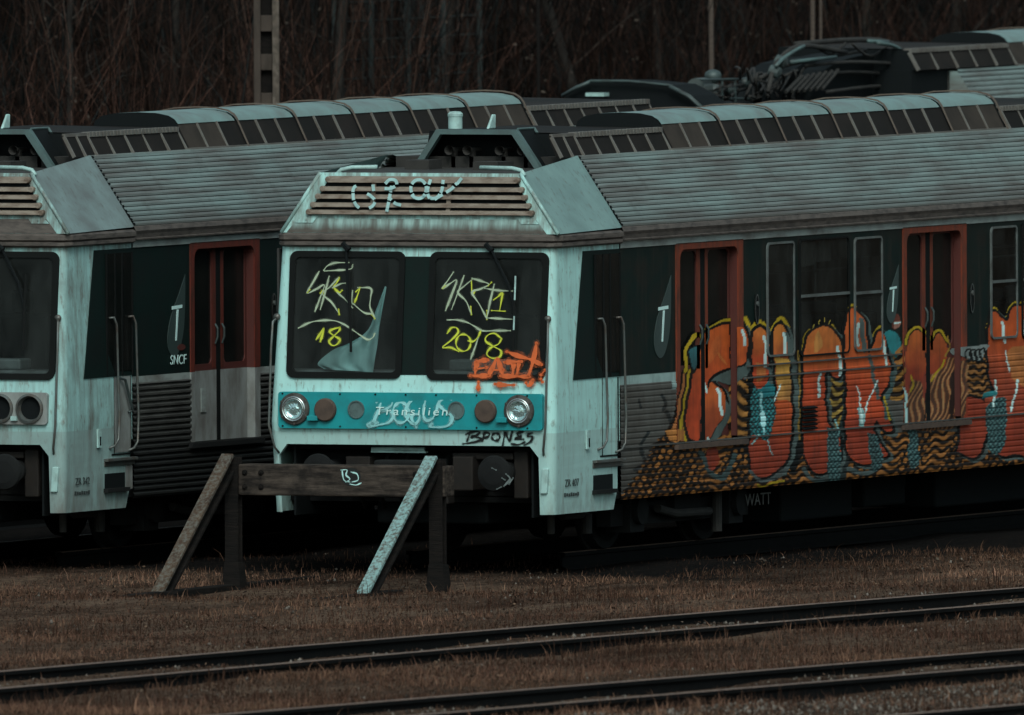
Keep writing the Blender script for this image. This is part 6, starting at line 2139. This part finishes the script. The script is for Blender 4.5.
# clods, dead leaves and bits of straw lying about: a granular litter over the soil
NL = 75000
u_ = rng.uniform(-140, 1170, NL); v_ = rng.uniform(556, 735, NL)
ray = _v[None] + _R[None] * ((u_ - CX) / F_PX)[:, None] - _U[None] * ((v_ - CY) / F_PX)[:, None]
t_ = (-0.15 - CAM[2]) / ray[:, 2]
lx_, ly_ = CAM[0] + ray[:, 0] * t_, CAM[1] + ray[:, 1] * t_
pt_ = 0.5 + 0.5 * np.sin(lx_ * 0.9 + 1.7 * np.sin(ly_ * 1.1)) * np.sin(ly_ * 1.6 - lx_ * 0.5)
kp = (rng.random(NL) < 0.35 + 0.65 * pt_) & (rail_dist(lx_, ly_) > 0.06) & ~((ly_ > -2.0) & (lx_ > 0.8))
lx_, ly_, pt_ = lx_[kp], ly_[kp], pt_[kp]
n = len(lx_)
ax_ = rng.normal(0, 1, (n, 3)); ax_[:, 2] *= 0.6; ax_ /= np.linalg.norm(ax_, axis=1)[:, None]
bx_ = rng.normal(0, 1, (n, 3)); bx_ -= ax_ * (ax_ * bx_).sum(1)[:, None]; bx_ /= np.linalg.norm(bx_, axis=1)[:, None]
sz = (rng.uniform(0.005, 0.016, n) * np.where(rng.random(n) < 0.05, 1.8, 1.0))[:, None]
cc_ = np.stack([lx_, ly_, gz(lx_, ly_) + rng.uniform(0.0, 0.03, n)], 1)
V = np.stack([cc_ - ax_ * sz, cc_ + bx_ * sz * 0.55, cc_ + ax_ * sz, cc_ - bx_ * sz * 0.55], 1).reshape(-1, 3)
pal = np.array([[0.030, 0.021, 0.017], [0.085, 0.052, 0.038], [0.135, 0.088, 0.062], [0.15, 0.115, 0.09], [0.055, 0.030, 0.023]])
cl4 = pal[rng.choice(5, n, p=[0.42, 0.26, 0.10, 0.02, 0.20])] * rng.uniform(0.6, 1.3, (n, 1)) * np.where((ly_ > -3.6) & (lx_ > 0.0), 0.6, 1.0)[:, None]  # same shade put into the litter colour next to the train
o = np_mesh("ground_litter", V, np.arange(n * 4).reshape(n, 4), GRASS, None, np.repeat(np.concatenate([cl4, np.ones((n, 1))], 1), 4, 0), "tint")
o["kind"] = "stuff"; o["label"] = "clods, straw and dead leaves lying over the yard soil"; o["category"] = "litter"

# pale ballast stones: strips inside the tracks, thick at the bottom edge
NS = 46000
u_ = rng.uniform(-140, 1170, NS); v_ = rng.uniform(552, 735, NS)
ray = _v[None] + _R[None] * ((u_ - CX) / F_PX)[:, None] - _U[None] * ((v_ - CY) / F_PX)[:, None]
t_ = (-0.17 - CAM[2]) / ray[:, 2]
sx_, sy_ = CAM[0] + ray[:, 0] * t_, CAM[1] + ray[:, 1] * t_
gau = in_gauge(sx_, sy_)
bot = sy_ < -14.2 - 0.1 * (sx_ + 21)
patch = 0.5 + 0.5 * np.sin(sx_ * 0.8 + 2 * np.sin(sy_)) * np.sin(sy_ * 1.9 - sx_ * 0.35)
pr = np.where(gau, 0.08 + 0.22 * patch ** 2, np.where(bot, 0.8, 0.10 * patch ** 6))
keep = (rng.random(NS) < pr) & (rail_dist(sx_, sy_) > 0.07)
sx_, sy_ = sx_[keep], sy_[keep]
n = len(sx_)
oct_ = np.array([[1, 0, 0], [-1, 0, 0], [0, 1, 0], [0, -1, 0], [0, 0, 1], [0, 0, -1.0]])
tri = np.array([[0, 2, 4], [2, 1, 4], [1, 3, 4], [3, 0, 4], [2, 0, 5], [1, 2, 5], [3, 1, 5], [0, 3, 5]])
rs = rng.uniform(0.007, 0.021, n) * np.where(rng.random(n) < 0.06, 1.6, 1)
ang = rng.uniform(0, 6.28, n)
loc = oct_[None] * (rs[:, None, None] * rng.uniform(0.55, 1.25, (n, 6, 1)))
ca, sa = np.cos(ang)[:, None], np.sin(ang)[:, None]
lx = loc[..., 0] * ca - loc[..., 1] * sa; ly = loc[..., 0] * sa + loc[..., 1] * ca
V = np.stack([lx + sx_[:, None], ly + sy_[:, None], loc[..., 2] + gz(sx_, sy_)[:, None] + rs[:, None] * 0.45], -1).reshape(-1, 3)
Fs = (np.arange(n)[:, None, None] * 6 + tri[None]).reshape(-1, 3)
cols = np.repeat(np.concatenate([np.array([[0.17, 0.145, 0.128]]) * rng.uniform(0.2, 1.3, (n, 1)), np.ones((n, 1))], 1), 6, 0)
o = np_mesh("ballast", V, Fs, GRASS, None, cols, "tint")
o["kind"] = "stuff"; o["label"] = "scattered pale ballast stones along the tracks"; o["category"] = "ballast"


# ------------------------------------------------------------------ light
world = bpy.data.worlds.new("World")
scene.world = world
world.use_nodes = True
wt = world.node_tree
bg = wt.nodes["Background"]
sky = wt.nodes.new("ShaderNodeTexSky")
sky.sky_type = "NISHITA"
sky.sun_disc = False
SUN_DIR = Vector((-0.80, -0.40, 0.85)).normalized()
elev = math.asin(SUN_DIR.z)
sky.sun_elevation = elev
sky.sun_rotation = math.atan2(SUN_DIR.x, SUN_DIR.y)
sky.air_density, sky.dust_density, sky.ozone_density = 1.0, 4.0, 1.0
hs = wt.nodes.new("ShaderNodeHueSaturation")
hs.inputs["Saturation"].default_value = 0.45
wt.links.new(sky.outputs[0], hs.inputs["Color"])
tint = wt.nodes.new("ShaderNodeMix"); tint.data_type = "RGBA"; tint.blend_type = "MULTIPLY"; tint.inputs[0].default_value = 1.0
tint.inputs[7].default_value = (0.80, 1.0, 0.98, 1.0)
wt.links.new(hs.outputs[0], tint.inputs[6])
wt.links.new(tint.outputs[2], bg.inputs["Color"])
bg.inputs["Strength"].default_value = 0.08
sl = bpy.data.lights.new("sun", "SUN")
sl.energy = 0.95
sl.angle = math.radians(25)
sl.color = (0.97, 1.0, 0.95)
so = bpy.data.objects.new("sun", sl)
COL.objects.link(so)
so.rotation_euler = SUN_DIR.to_track_quat("Z", "Y").to_euler()

vs = scene.view_settings
vs.view_transform = "Standard"
vs.look = "None"
vs.exposure = 0.38
vs.gamma = 1.0
scene.render.engine = "CYCLES"
scene.cycles.use_denoising = True
scene.cycles.max_bounces = 6
scene.cycles.diffuse_bounces = 3
scene.cycles.transparent_max_bounces = 8
